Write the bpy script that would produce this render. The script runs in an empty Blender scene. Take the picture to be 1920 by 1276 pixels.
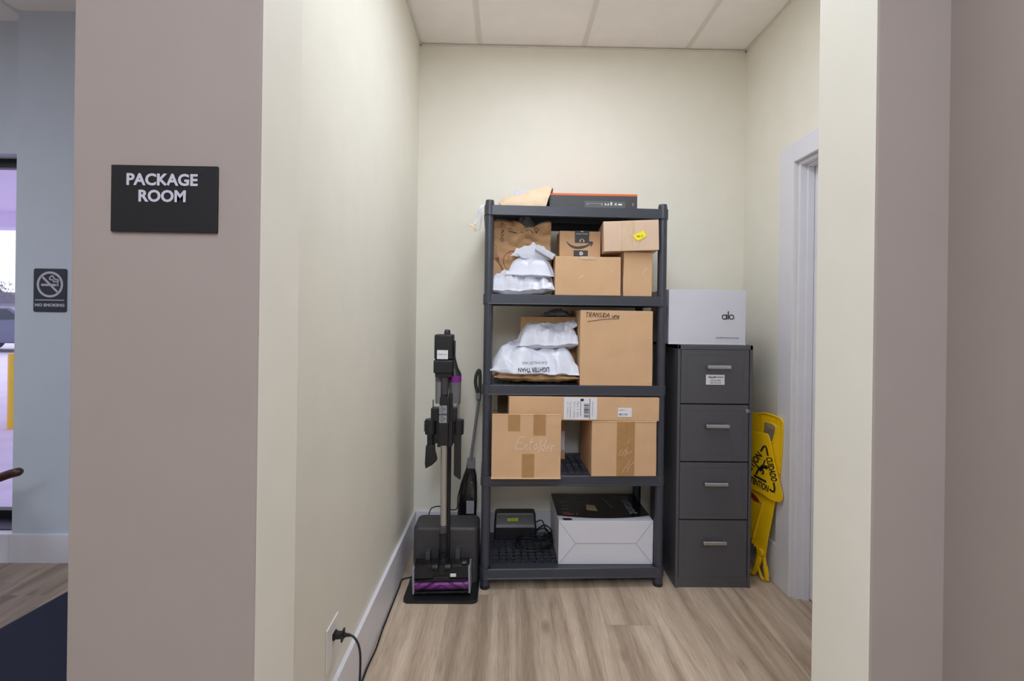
import bpy, bmesh, math, random
from mathutils import Vector, Matrix, Euler, noise
from mathutils.bvhtree import BVHTree
PI = math.pi
scn = bpy.context.scene
COL = scn.collection
random.seed(7)

# ------------------------------------------------------------------ camera
FPX, CX, CY = 900.0, 962.0, 592.2          # focal length and principal point of the 1920x1276 photo
CAM = Vector((0, 0, 1.33))
YAW, ROLL = math.atan(12 / 900.0), 0.0135
CROT = Matrix.Rotation(-YAW, 3, 'Z') @ Matrix.Rotation(PI / 2, 3, 'X') @ Matrix.Rotation(ROLL, 3, 'Z')
cd = bpy.data.cameras.new('camera')
cam = bpy.data.objects.new('camera', cd); COL.objects.link(cam)
cam.matrix_world = Matrix.Translation(CAM) @ CROT.to_4x4()
cd.sensor_width = 36; cd.lens = 36 * FPX / 1920
cd.shift_x = -(CX - 960) / 1920; cd.shift_y = (CY - 638) / 1920
cd.clip_start = 0.02; cd.clip_end = 200
scn.camera = cam
def ray(px, py):
    return CROT @ Vector(((px - CX) / FPX, -(py - CY) / FPX, -1))
def P(px, py, Y):                            # the point at real depth Y that the photo shows at a pixel
    d = ray(px, py); return CAM + d * (Y / d.y)
def G(px, py, z=0.0):                        # the point on a level surface
    d = ray(px, py); return CAM + d * ((z - CAM.z) / d.z)

# ------------------------------------------------------------------ world, lights, exposure
scn.view_settings.view_transform = 'Standard'
scn.view_settings.look = 'None'
scn.view_settings.exposure = 0.2
scn.view_settings.gamma = 1.0
scn.view_settings.use_curve_mapping = False
scn.cycles.use_denoising = True
scn.cycles.max_bounces = 10
scn.cycles.diffuse_bounces = 6
scn.cycles.sample_clamp_indirect = 6
w = bpy.data.worlds.new('overcast_sky'); scn.world = w; w.use_nodes = True
nt = w.node_tree; bg = nt.nodes['Background']
tc = nt.nodes.new('ShaderNodeTexCoord'); sp = nt.nodes.new('ShaderNodeSeparateXYZ')
rp = nt.nodes.new('ShaderNodeValToRGB')
rp.color_ramp.elements[0].position = 0.45; rp.color_ramp.elements[0].color = (.86, .88, .95, 1)
rp.color_ramp.elements[1].position = 0.75; rp.color_ramp.elements[1].color = (.93, .95, 1.0, 1)
nt.links.new(tc.outputs['Generated'], sp.inputs[0]); nt.links.new(sp.outputs['Z'], rp.inputs[0])
nt.links.new(rp.outputs[0], bg.inputs[0]); bg.inputs[1].default_value = 1.3

def area(name, loc, sx, sy, power, col, rot=(0, 0, 0), spread=PI):
    l = bpy.data.lights.new(name, 'AREA'); l.shape = 'RECTANGLE'; l.size = sx; l.size_y = sy
    l.energy = power; l.color = col; l.spread = spread
    o = bpy.data.objects.new(name, l); o.location = loc; o.rotation_euler = rot; COL.objects.link(o); return o
CEIL = 2.905
ROOM_LIGHT = (0.30, 1.56, CEIL - 0.035)
HALL_LIGHT = (-0.15, -0.55, CEIL - 0.035)
HALL_FILL = (0.0, -1.85, CEIL - 0.035)
LOBBY_FILL = (-3.9, 0.4, CEIL - 0.035)
area('room_light', ROOM_LIGHT, 0.55, 1.15, 13.5, (0.785, 0.868, 1.0))
area('hall_light', HALL_LIGHT, 0.55, 1.15, 24, (0.785, 0.868, 1.0))
area('hall_fill_rear', HALL_FILL, 0.55, 1.15, 50, (0.785, 0.868, 1.0))  # unseen lamp added as low front fill through the opening
area('lobby_daylight_fill', LOBBY_FILL, 0.55, 1.15, 36, (0.78, 0.86, 1.0))  # unseen bluish fill that lifts the lobby's daylight

# ------------------------------------------------------------------ materials
def lin(c):
    return tuple(((v / 255) / 12.92 if v / 255 <= .04045 else ((v / 255 + .055) / 1.055) ** 2.4) for v in c) + (1,)
MATS = {}
def mat(name, rgb, rough=0.5, metal=0.0, bump=0.0, bscale=200, var=0.0, vscale=8, spec=0.5, trans=0.0, emit=None, coat=0.0, stretch=None, alpha=1.0):
    if name in MATS: return MATS[name]
    m = bpy.data.materials.new(name); m.use_nodes = True; MATS[name] = m
    t = m.node_tree; b = t.nodes['Principled BSDF']; c = lin(rgb)
    b.inputs['Base Color'].default_value = c; b.inputs['Roughness'].default_value = rough
    b.inputs['Metallic'].default_value = metal; b.inputs['Specular IOR Level'].default_value = spec
    b.inputs['Transmission Weight'].default_value = trans; b.inputs['Coat Weight'].default_value = coat
    b.inputs['Alpha'].default_value = alpha
    if emit: b.inputs['Emission Color'].default_value = c; b.inputs['Emission Strength'].default_value = emit
    co = t.nodes.new('ShaderNodeTexCoord'); mp = t.nodes.new('ShaderNodeMapping')
    t.links.new(co.outputs['Object'], mp.inputs[0])
    if stretch: mp.inputs['Scale'].default_value = stretch
    n = t.nodes.new('ShaderNodeTexNoise'); n.inputs['Scale'].default_value = vscale; n.inputs['Detail'].default_value = 5
    t.links.new(mp.outputs[0], n.inputs['Vector'])
    r = t.nodes.new('ShaderNodeValToRGB')
    v = max(var, 0.015)
    r.color_ramp.elements[0].position = .3; r.color_ramp.elements[1].position = .7
    r.color_ramp.elements[0].color = tuple(x * (1 - v) for x in c[:3]) + (1,)
    r.color_ramp.elements[1].color = tuple(min(1, x * (1 + v)) for x in c[:3]) + (1,)
    t.links.new(n.outputs['Fac'], r.inputs[0]); t.links.new(r.outputs[0], b.inputs['Base Color'])
    if bump:
        n2 = t.nodes.new('ShaderNodeTexNoise'); n2.inputs['Scale'].default_value = bscale; n2.inputs['Detail'].default_value = 3
        t.links.new(mp.outputs[0], n2.inputs['Vector'])
        bp = t.nodes.new('ShaderNodeBump'); bp.inputs['Strength'].default_value = bump; bp.inputs['Distance'].default_value = .004
        t.links.new(n2.outputs['Fac'], bp.inputs['Height']); t.links.new(bp.outputs[0], b.inputs['Normal'])
    return m
CREAM = mat('cream_wall_paint', (235, 232, 220), .55, bump=.04, bscale=90, spec=.25)
TAUPE = mat('taupe_wall_paint', (158, 147, 140), .6, bump=.04, bscale=90, spec=.25)
LOBBYP = mat('daylight_tinted_wall_paint', (196, 206, 216), .6, bump=.04, bscale=90, spec=.25)  # the blue cast of daylight is mixed into this wall colour
TRIM = mat('white_trim_paint', (226, 226, 234), .35, spec=.4)
CEILM = mat('ceiling_tile', (246, 243, 240), .8, bump=.1, bscale=300, var=.02)
GRIDM = mat('ceiling_grid', (226, 222, 214), .5)
BLKP = mat('charcoal_plastic', (52, 56, 68), .36, bump=.12, bscale=350, spec=.75)
CARD = mat('cardboard', (212, 174, 136), .75, var=.05, vscale=9, bump=.05, bscale=120, spec=.2)
CARDP = mat('pinkish_cardboard', (218, 190, 166), .75, var=.05, vscale=9, bump=.05, bscale=120, spec=.2)
CARDE = mat('cardboard_edge', (226, 190, 146), .8, var=.08, vscale=60)
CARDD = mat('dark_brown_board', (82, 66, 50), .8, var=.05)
KRAFT = mat('kraft_paper', (188, 150, 112), .7, var=.07, vscale=14, bump=.25, bscale=35, spec=.25)
KRAFTL = mat('pale_kraft_paper', (222, 198, 168), .75, var=.05, vscale=14, bump=.2, bscale=35)
POLY = mat('white_poly_film', (212, 215, 228), .32, var=.02, bump=.35, bscale=28, spec=.5)
POLYG = mat('grey_poly_film', (150, 150, 158), .35, var=.08, bump=.4, bscale=40, spec=.5)
PAPER = mat('white_paper', (226, 226, 232), .6)
WBOX = mat('white_carton', (212, 212, 222), .5, var=.015)
INK = mat('black_ink', (30, 30, 36), .5)
GREYINK = mat('grey_ink', (120, 122, 130), .6)
REDINK = mat('red_ink', (176, 66, 46), .6)
BROWNINK = mat('brown_ink', (120, 82, 62), .6)
WHITEINK = mat('white_ink', (236, 232, 226), .5)
TAPEC = mat('brown_packing_tape', (176, 134, 88), .22, var=.06, vscale=30, spec=.6)
CLEART = mat('clear_packing_tape', (214, 186, 156), .15, var=.05, vscale=40, bump=.3, bscale=60, spec=.6)
BLKTAPE = mat('charcoal_printed_tape', (62, 62, 66), .35)
YELLOW = mat('yellow_plastic', (240, 196, 16), .38, var=.03, spec=.45)
YSTICK = mat('yellow_sticker', (246, 228, 30), .5)
CAB = mat('charcoal_powder_coat', (80, 80, 86), .36, bump=.08, bscale=600, spec=.65)
CHROME = mat('brushed_nickel', (205, 205, 208), .28, metal=1)
SILVER = mat('silver_tube', (196, 192, 188), .3, metal=.85)
BLK = mat('black_plastic', (27, 28, 31), .38, spec=.5)
BLKG = mat('gloss_black_plastic', (22, 22, 26), .15, spec=.6)
DGREY = mat('dark_grey_plastic', (66, 66, 70), .4, spec=.5)
MGREY = mat('mid_grey_plastic', (120, 122, 126), .4, spec=.5)
STATN = mat('charcoal_station_shell', (64, 62, 65), .45, spec=.4)
PURPLE = mat('purple_plastic', (120, 36, 130), .35)
CLEARP = mat('clear_smoky_plastic', (176, 176, 182), .1, trans=.75, spec=.5)
RUBBER = mat('black_rubber_cord', (20, 20, 22), .5)
NAVY = mat('navy_upholstery', (24, 29, 46), .7, bump=.2, bscale=500, spec=.3)
WOOD = mat('dark_walnut', (70, 44, 34), .4, var=.2, vscale=6, stretch=(1, 8, 8))
ORANGE = mat('orange_print', (238, 112, 60), .45)
SIGNB = mat('matte_black_sign', (22, 21, 24), .5)
SIGNS = mat('slate_sign', (44, 48, 60), .45)
SIGNW = mat('sign_lettering', (190, 188, 200), .5)
ALU = mat('dark_bronze_aluminium', (24, 24, 30), .4, metal=.3)
OUTW = mat('white_outlet_plastic', (232, 230, 228), .35)
SOFFIT = mat('lavender_white_soffit', (226, 214, 240), .6)
PAVE = mat('pale_concrete', (222, 214, 230), .8, var=.08, vscale=3)
FOLI = mat('pale_foliage', (150, 158, 150), .8, var=.2)
CARP = mat('dark_blue_car_paint', (84, 88, 120), .3, coat=.5)
CARG = mat('car_window_glass', (40, 44, 62), .1)
HOUSE = mat('grey_siding', (150, 146, 160), .8)
ROOF = mat('grey_shingles', (108, 104, 120), .8, var=.15, vscale=5)
LAMP = mat('lamp_diffuser', (255, 250, 242), .5, emit=2.0)
def glass():
    m = bpy.data.materials.new('window_glass'); m.use_nodes = True; t = m.node_tree
    for n in list(t.nodes):
        if n.type != 'OUTPUT_MATERIAL': t.nodes.remove(n)
    out = [n for n in t.nodes if n.type == 'OUTPUT_MATERIAL'][0]
    tr = t.nodes.new('ShaderNodeBsdfTransparent'); tr.inputs[0].default_value = (.93, .92, .98, 1)
    gl = t.nodes.new('ShaderNodeBsdfGlossy'); gl.inputs['Roughness'].default_value = .02
    mx = t.nodes.new('ShaderNodeMixShader'); fw = t.nodes.new('ShaderNodeLayerWeight'); fr = t.nodes.new('ShaderNodeMath'); fr.operation = 'MULTIPLY'; fr.inputs[1].default_value = .12; t.links.new(fw.outputs['Facing'], fr.inputs[0])
    t.links.new(fr.outputs[0], mx.inputs[0]); t.links.new(tr.outputs[0], mx.inputs[1]); t.links.new(gl.outputs[0], mx.inputs[2])
    t.links.new(mx.outputs[0], out.inputs[0]); return m
GLASS = glass()

# ------------------------------------------------------------------ mesh helpers
def B(): return bmesh.new()
def xf(bm, verts, M):
    if M is not None: bmesh.ops.transform(bm, matrix=M, verts=verts)
def box(bm, x0, x1, y0, y1, z0, z1, bev=0.0, mi=0, M=None, seg=2):
    r = bmesh.ops.create_cube(bm, size=1); vs = r['verts']
    bmesh.ops.transform(bm, matrix=Matrix.Translation(((x0 + x1) / 2, (y0 + y1) / 2, (z0 + z1) / 2)) @ Matrix.Diagonal((abs(x1 - x0), abs(y1 - y0), abs(z1 - z0), 1)), verts=vs)
    fs = {f for v in vs for f in v.link_faces}
    for f in fs: f.material_index = mi
    if bev:
        es = list({e for v in vs for e in v.link_edges})
        rr = bmesh.ops.bevel(bm, geom=es, offset=bev, segments=seg, affect='EDGES', profile=.5)
        vs = list({v for f in rr['faces'] for v in f.verts} | {v for v in vs if v.is_valid})
        for f in rr['faces']: f.material_index = mi
    xf(bm, vs, M); return vs
def frames(pts):
    n = len(pts); T = []
    for i in range(n):
        a = pts[max(0, i - 1)]; b = pts[min(n - 1, i + 1)]; T.append((b - a).normalized())
    up = Vector((0, 0, 1)) if abs(T[0].z) < .9 else Vector((1, 0, 0))
    N = [(up - T[0] * up.dot(T[0])).normalized()]
    for i in range(1, n):
        v = N[-1] - T[i] * N[-1].dot(T[i]); N.append(v.normalized())
    return T, N
def tube(bm, pts, r, seg=10, mi=0, caps=True):
    pts = [Vector(p) for p in pts]; T, N = frames(pts); rings = []
    rr = r if isinstance(r, (list, tuple)) else [r] * len(pts)
    for p, t, n, q in zip(pts, T, N, rr):
        b = t.cross(n)
        rings.append([bm.verts.new(p + (n * math.cos(a) + b * math.sin(a)) * q) for a in [2 * PI * k / seg for k in range(seg)]])
    for a, b in zip(rings, rings[1:]):
        for k in range(seg):
            f = bm.faces.new((a[k], a[(k + 1) % seg], b[(k + 1) % seg], b[k])); f.material_index = mi
    if caps:
        f = bm.faces.new(rings[0][::-1]); f.material_index = mi
        f = bm.faces.new(rings[-1]); f.material_index = mi
    return [v for q in rings for v in q]
def cyl(bm, p0, p1, r0, r1=None, seg=24, mi=0, bev=0.0):
    r1 = r0 if r1 is None else r1
    p0, p1 = Vector(p0), Vector(p1)
    if bev:
        d = (p1 - p0).normalized() * bev
        return tube(bm, [p0, p0 + d * .3, p0 + d, p1 - d, p1 - d * .3, p1], [r0 - bev, r0 - bev * .3, r0, r1, r1 - bev * .3, r1 - bev], seg, mi)
    return tube(bm, [p0, p1], [r0, r1], seg, mi)
def smooth_path(pts, n=8):
    pts = [Vector(p) for p in pts]; out = []
    for i in range(len(pts) - 1):
        p0 = pts[max(0, i - 1)]; p1 = pts[i]; p2 = pts[i + 1]; p3 = pts[min(len(pts) - 1, i + 2)]
        for k in range(n):
            t = k / n
            out.append(.5 * ((2 * p1) + (p2 - p0) * t + (2 * p0 - 5 * p1 + 4 * p2 - p3) * t * t + (3 * p1 - p0 - 3 * p2 + p3) * t ** 3))
    out.append(pts[-1]); return out
def prism(bm, outline, depth, M=None, mi=0, bev=0.0, holes=()):
    """2D outline (u, v) as a slab: u->x, v->z, thickness along +y."""
    loops = [outline] + list(holes); es = []; vs = []
    for lp in loops:
        q = [bm.verts.new((u, 0, v)) for u, v in lp]; vs += q
        es += [bm.edges.new((q[i], q[(i + 1) % len(q)])) for i in range(len(q))]
    r = bmesh.ops.triangle_fill(bm, use_beauty=True, use_dissolve=False, edges=es, normal=(0, -1, 0))
    fs = [g for g in r['geom'] if isinstance(g, bmesh.types.BMFace)]
    r = bmesh.ops.extrude_face_region(bm, geom=fs)
    nv = [g for g in r['geom'] if isinstance(g, bmesh.types.BMVert)]
    bmesh.ops.translate(bm, vec=(0, depth, 0), verts=nv)
    allv = list(set(vs + nv)); allf = list({f for v in allv for f in v.link_faces})
    for f in allf: f.material_index = mi
    bmesh.ops.recalc_face_normals(bm, faces=allf)
    if bev:
        ee = [e for e in {e for v in allv for e in v.link_edges} if len(e.link_faces) == 2 and e.calc_face_angle(0) > .9]
        rr = bmesh.ops.bevel(bm, geom=ee, offset=bev, segments=2, affect='EDGES', profile=.5)
        for f in rr['faces']: f.material_index = mi
        allv = list({v for v in allv if v.is_valid} | {v for f in rr['faces'] for v in f.verts})
    xf(bm, allv, M); return allv
def loft(bm, rings, mi=0, caps=True):
    R = [[bm.verts.new(p) for p in r] for r in rings]; n = len(R[0])
    for a, b in zip(R, R[1:]):
        for k in range(n):
            f = bm.faces.new((a[k], a[(k + 1) % n], b[(k + 1) % n], b[k])); f.material_index = mi
    if caps:
        for q in (R[0][::-1], R[-1]):
            f = bm.faces.new(q); f.material_index = mi
    return [v for r in R for v in r]
def rrect(w, d, r, n=5, cx=0, cy=0):
    out = []
    for sx, sy, a0 in ((1, 1, 0), (-1, 1, PI / 2), (-1, -1, PI), (1, -1, 1.5 * PI)):
        for k in range(n + 1):
            a = a0 + PI / 2 * k / n
            out.append((cx + sx * (w / 2 - r) + r * math.cos(a), cy + sy * (d / 2 - r) + r * math.sin(a)))
    return out
def arc_band(cx, cy, r0, r1, a0, a1, n=40):
    o = [(cx + r1 * math.cos(a0 + (a1 - a0) * k / n), cy + r1 * math.sin(a0 + (a1 - a0) * k / n)) for k in range(n + 1)]
    i = [(cx + r0 * math.cos(a0 + (a1 - a0) * k / n), cy + r0 * math.sin(a0 + (a1 - a0) * k / n)) for k in range(n + 1)]
    return o + i[::-1]
def stroke(pts, wd):
    """2D polyline as a closed band outline."""
    pts = [Vector(p) for p in pts]; L = []; R = []
    for i, p in enumerate(pts):
        a = pts[max(0, i - 1)]; b = pts[min(len(pts) - 1, i + 1)]; t = (b - a).normalized(); n = Vector((-t.y, t.x)) * wd / 2
        L.append(tuple(p + n)); R.append(tuple(p - n))
    return L + R[::-1]
def obj(name, bm, mats, parent=None, loc=None, rot=None, ang=35, flat=False):
    me = bpy.data.meshes.new(name)
    bmesh.ops.remove_doubles(bm, verts=bm.verts, dist=1e-6)
    bmesh.ops.recalc_face_normals(bm, faces=bm.faces)
    bm.to_mesh(me); bm.free()
    for m in (mats if isinstance(mats, (list, tuple)) else [mats]): me.materials.append(m)
    if not flat:
        for p in me.polygons: p.use_smooth = True
        me.set_sharp_from_angle(angle=math.radians(ang))
    o = bpy.data.objects.new(name, me); COL.objects.link(o)
    if not flat and len(me.polygons) < 4000:
        wm = o.modifiers.new('normals', 'WEIGHTED_NORMAL'); wm.keep_sharp = True; wm.weight = 100
    if parent: o.parent = parent
    if loc is not None: o.location = loc
    if rot is not None: o.rotation_euler = rot
    return o
def tag(o, label, cat, group=None):
    o['label'] = label; o['category'] = cat
    if group: o['group'] = group
    return o
def thing(name, label, cat, loc=(0, 0, 0), rotz=0.0, group=None, rot=None):
    o = bpy.data.objects.new(name, None); COL.objects.link(o); o.empty_display_size = .05
    o.location = loc; o.rotation_euler = rot or (0, 0, rotz); return tag(o, label, cat, group)
def struct(name, bm, m, flat=True, parent=None, ang=35):
    o = obj(name, bm, m, parent, flat=flat, ang=ang)
    if parent is None: o['kind'] = 'structure'
    return o
def text_bm(bm, txt, size, M, off=0.0, sx=1.0, align='CENTER', ext=.0004, space=1.0, shear=0.0, mi=0, w=None):
    cu = bpy.data.curves.new('t', 'FONT'); cu.body = txt; cu.size = size; cu.offset = off * size; cu.align_x = align; cu.align_y = 'CENTER'
    cu.space_character = space; cu.extrude = ext; cu.resolution_u = 3; cu.shear = shear; cu.space_line = .85
    o = bpy.data.objects.new('t', cu); COL.objects.link(o)
    dg = bpy.context.evaluated_depsgraph_get(); me = bpy.data.meshes.new_from_object(o.evaluated_get(dg))
    xs = [v.co.x for v in me.vertices]
    if w and xs:
        sx = w / (max(xs) - min(xs))
    T = bmesh.new(); T.from_mesh(me); bmesh.ops.remove_doubles(T, verts=T.verts, dist=size * 1e-3)
    bmesh.ops.transform(T, matrix=M @ Matrix.Diagonal((sx, 1, 1, 1)), verts=T.verts)
    tmp = bpy.data.meshes.new('t'); T.to_mesh(tmp); T.free()
    n0 = len(bm.faces); bm.from_mesh(tmp); bm.faces.ensure_lookup_table()
    for f in bm.faces[n0:]: f.material_index = mi
    bpy.data.objects.remove(o); bpy.data.curves.remove(cu); bpy.data.meshes.remove(me); bpy.data.meshes.remove(tmp)
FRONT = Matrix.Rotation(PI / 2, 4, 'X')        # text plane facing -y
def at(x, y, z, rz=0.0):                        # decal frame on a front face, turned rz in its own plane
    return Matrix.Translation((x, y, z)) @ FRONT @ Matrix.Rotation(rz, 4, 'Z')
def slab2(bm, outline, M, th=.0004, mi=0):      # outline in a text-plane frame M
    return prism(bm, outline, th, M @ Matrix.Rotation(-PI / 2, 4, 'X'), mi)
def project_on(bm, target, direction=(0, 1, 0), off=.0012, sub=.008):
    """lay a decal onto the surface of a mesh object (both in the same local space)."""
    for _ in range(3):
        es = [e for e in bm.edges if e.calc_length() > sub]
        if not es: break
        bmesh.ops.subdivide_edges(bm, edges=es, cuts=1)
        bmesh.ops.triangulate(bm, faces=[f for f in bm.faces if len(f.verts) > 4])
    t = B(); t.from_mesh(target.data); bv = BVHTree.FromBMesh(t); d = Vector(direction)
    for v in bm.verts:
        h = bv.ray_cast(v.co - d * 1.0, d)
        if h[0] is not None: v.co = h[0] - d * off
    t.free()
HAND = {'T': [[(0, 1), (.7, 1)], [(.35, 1), (.33, 0)]], 'R': [[(0, 0), (.05, 1), (.5, .95), (.55, .65), (.05, .5), (.6, 0)]], 'A': [[(0, 0), (.3, 1), (.6, 0)], [(.12, .4), (.5, .42)]],
 'N': [[(0, 0), (.03, 1), (.5, .05), (.55, 1)]], 'S': [[(.55, .95), (.15, .9), (.1, .6), (.5, .4), (.5, .08), (.02, .02)]], 'I': [[(.15, 1), (.13, 0)]], 'D': [[(0, 0), (.03, 1), (.45, .8), (.5, .3), (0, 0)]],
 'u': [[(0, .5), (.02, .05), (.3, .05), (.36, .5), (.4, 0)]], 'n': [[(0, .5), (.02, 0)], [(.02, .35), (.22, .5), (.34, .35), (.36, 0)]], 'a': [[(.38, .45), (.1, .5), (0, .2), (.15, 0), (.36, .2), (.38, .5), (.44, 0)]],
 'E': [[(.6, 1), (.1, 1), (0, 0), (.6, .02)], [(.05, .52), (.5, .55)]], 'x': [[(0, .5), (.35, 0)], [(.35, .5), (0, 0)]], 't': [[(.15, .95), (.12, .05), (.3, 0)], [(-.05, .6), (.35, .62)]],
 'o': [[(.18, .5), (0, .25), (.15, 0), (.36, .2), (.2, .5)]], 'l': [[(.05, 1), (.05, 0)]], 'd': [[(.3, .45), (.05, .4), (.02, .08), (.3, .1)], [(.36, 1), (.33, 0)]], 'e': [[(.03, .28), (.33, .3), (.2, .5), (.02, .25), (.15, 0), (.38, .08)]], 'r': [[(0, .5), (.02, 0)], [(.02, .3), (.15, .5), (.32, .46)]], ' ': []}
def handwrite(bm, txt, h, x0, z0, y, wd, w, slope=0.0, shear=.12, seed=1):
    """pen strokes on a front face, starting at x0 with baseline z0 and total width w"""
    rs = random.Random(seed); adv = [(max([p[0] for s in HAND[c] for p in s] or [.35]) + .18) for c in txt]; k = w / (sum(adv) * h); x = 0
    for c, a in zip(txt, adv):
        dz = rs.uniform(-.06, .06) * h
        for s in HAND[c]:
            q = [Vector(((x + p[0] + shear * p[1] + rs.uniform(-.02, .02)) * h * k, (p[1] + rs.uniform(-.03, .03)) * h + dz, 0)) for p in s]
            q = smooth_path(q, 3) if len(q) > 2 else q
            pts = []
            for v in q: pts.append((x0 + v.x, z0 + v.y + v.x * slope))
            for p_, q_ in zip(pts, pts[1:]): slab2(bm, stroke([p_, (q_[0] + (q_[0] - p_[0]) * .12, q_[1] + (q_[1] - p_[1]) * .12)], wd), at(0, y, 0))
        x += a
def ridged(p, s):
    return 1 - abs(noise.noise(Vector(p) * s)) * 2
def rough_up(bm, amp, scale, seed=0, verts=None):
    for v in (verts or bm.verts):
        v.co += noise.noise_vector((v.co + Vector((seed * 3.1, seed, 0))) * scale) * amp
# ------------------------------------------------------------------ the setting
LX, RX, YB = -0.526, 1.386, 2.80            # room: left wall, right wall, back wall
YF0, YF1 = 0.80, 0.955                     # the pierced front wall
OL, OR = -0.4105, 0.619                     # its opening
def floor_mat():
    m = bpy.data.materials.new('grey_oak_planks'); m.use_nodes = True; t = m.node_tree; b = t.nodes['Principled BSDF']
    N = t.nodes.new; L = t.links.new
    g = N('ShaderNodeNewGeometry'); at_ = N('ShaderNodeAttribute'); at_.attribute_name = 'tone'; at_.attribute_type = 'GEOMETRY'
    off = N('ShaderNodeVectorMath'); off.operation = 'SCALE'; off.inputs[0].default_value = (37, 91, 0); L(at_.outputs['Fac'], off.inputs['Scale'])
    ad = N('ShaderNodeVectorMath'); ad.operation = 'ADD'; L(g.outputs['Position'], ad.inputs[0]); L(off.outputs[0], ad.inputs[1])
    m1 = N('ShaderNodeMapping'); m1.inputs['Scale'].default_value = (8, .55, 1); L(ad.outputs[0], m1.inputs[0])
    n1 = N('ShaderNodeTexNoise'); n1.inputs['Scale'].default_value = 1.6; n1.inputs['Detail'].default_value = 4; n1.inputs['Distortion'].default_value = .8; L(m1.outputs[0], n1.inputs['Vector'])
    m2 = N('ShaderNodeMapping'); m2.inputs['Scale'].default_value = (130, 4.0, 1); L(ad.outputs[0], m2.inputs[0])
    n2 = N('ShaderNodeTexNoise'); n2.inputs['Scale'].default_value = 2.2; n2.inputs['Detail'].default_value = 8; n2.inputs['Roughness'].default_value = .65; n2.inputs['Distortion'].default_value = .4; L(m2.outputs[0], n2.inputs['Vector'])
    r1 = N('ShaderNodeValToRGB'); e = r1.color_ramp.elements
    e[0].position = .34; e[0].color = lin((154, 136, 119)); e[1].position = .72; e[1].color = lin((206, 189, 170))
    x = e.new(.54); x.color = lin((186, 168, 149)); L(n1.outputs['Fac'], r1.inputs[0])
    r2 = N('ShaderNodeValToRGB'); r2.color_ramp.elements[0].position = .36; r2.color_ramp.elements[0].color = (.66, .62, .58, 1)
    r2.color_ramp.elements[1].position = .60; r2.color_ramp.elements[1].color = (1.04, 1.04, 1.04, 1); L(n2.outputs['Fac'], r2.inputs[0])
    mx = N('ShaderNodeMix'); mx.data_type = 'RGBA'; mx.blend_type = 'MULTIPLY'; mx.inputs[0].default_value = .7
    L(r1.outputs[0], mx.inputs[6]); L(r2.outputs[0], mx.inputs[7])
    # knots
    vo = N('ShaderNodeTexVoronoi'); vo.inputs['Scale'].default_value = 1; m3 = N('ShaderNodeMapping'); m3.inputs['Scale'].default_value = (4.2, 1.7, 1)
    L(ad.outputs[0], m3.inputs[0]); L(m3.outputs[0], vo.inputs['Vector'])
    r3 = N('ShaderNodeValToRGB'); r3.color_ramp.elements[0].position = .02; r3.color_ramp.elements[0].color = (.50, .44, .38, 1)
    r3.color_ramp.elements[1].position = .11; r3.color_ramp.elements[1].color = (1, 1, 1, 1); L(vo.outputs['Distance'], r3.inputs[0])
    mk = N('ShaderNodeMix'); mk.data_type = 'RGBA'; mk.blend_type = 'MULTIPLY'; mk.inputs[0].default_value = .8
    L(mx.outputs[2], mk.inputs[6]); L(r3.outputs[0], mk.inputs[7])
    tn = N('ShaderNodeMapRange'); tn.inputs['To Min'].default_value = .96; tn.inputs['To Max'].default_value = 1.22; L(at_.outputs['Fac'], tn.inputs[0])
    ml = N('ShaderNodeVectorMath'); ml.operation = 'SCALE'; L(mk.outputs[2], ml.inputs[0]); L(tn.outputs[0], ml.inputs['Scale'])
    L(ml.outputs[0], b.inputs['Base Color']); b.inputs['Roughness'].default_value = .46; b.inputs['Specular IOR Level'].default_value = .35
    bp = N('ShaderNodeBump'); bp.inputs['Strength'].default_value = .12; bp.inputs['Distance'].default_value = .002
    L(n2.outputs['Fac'], bp.inputs['Height']); L(bp.outputs[0], b.inputs['Normal'])
    return m
FX0, FX1, FY0, FY1 = -6.0, 1.75, -2.5, 2.81
bm = B()
lay = bm.faces.layers.float.new('tone')
row0 = -.0175 - .2315 * 26; k = 0; x = row0; rnd = random.Random(4)
base = box(bm, FX0, FX1, FY0, FY1, -.06, -.0012)
while x < FX1:
    idx = round((x + .0175) / .2315)
    y = FY0 - rnd.random() * 1.2
    ends = {0: 2.34, 2: 2.07}.get(idx)
    if ends is not None: y = ends - 1.22 * 4
    while y < FY1:
        a, b_, c, d = max(x, FX0) + .0005, min(x + .2315, FX1) - .0005, max(y, FY0) + .0006, min(y + 1.22, FY1) - .0006
        y += 1.22
        if a >= b_ or c >= d: continue
        f = bm.faces.new([bm.verts.new(p) for p in ((a, c, 0), (b_, c, 0), (b_, d, 0), (a, d, 0))]); f[lay] = rnd.random()
    x += .2315
FL = struct('floor', bm, floor_mat())
# ceiling: tiles with thin tee bars
bm = B(); box(bm, -6.0, 1.75, -2.5, 2.95, CEIL, CEIL + .08)
for i in range(-10, 4): # bars running away from the camera
    x = -.179 + .607 * i
    if -6 < x < 1.7: box(bm, x - .012, x + .012, -2.5, YB - .001, CEIL - .004, CEIL + .001, mi=1)
for j in range(-4, 4):
    y = 1.02 + 1.214 * j
    if y < 2.3: box(bm, -6, 1.7, y - .012, y + .012, CEIL - .0035, CEIL + .001, mi=1)
struct('ceiling', bm, [CEILM, GRIDM])
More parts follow.
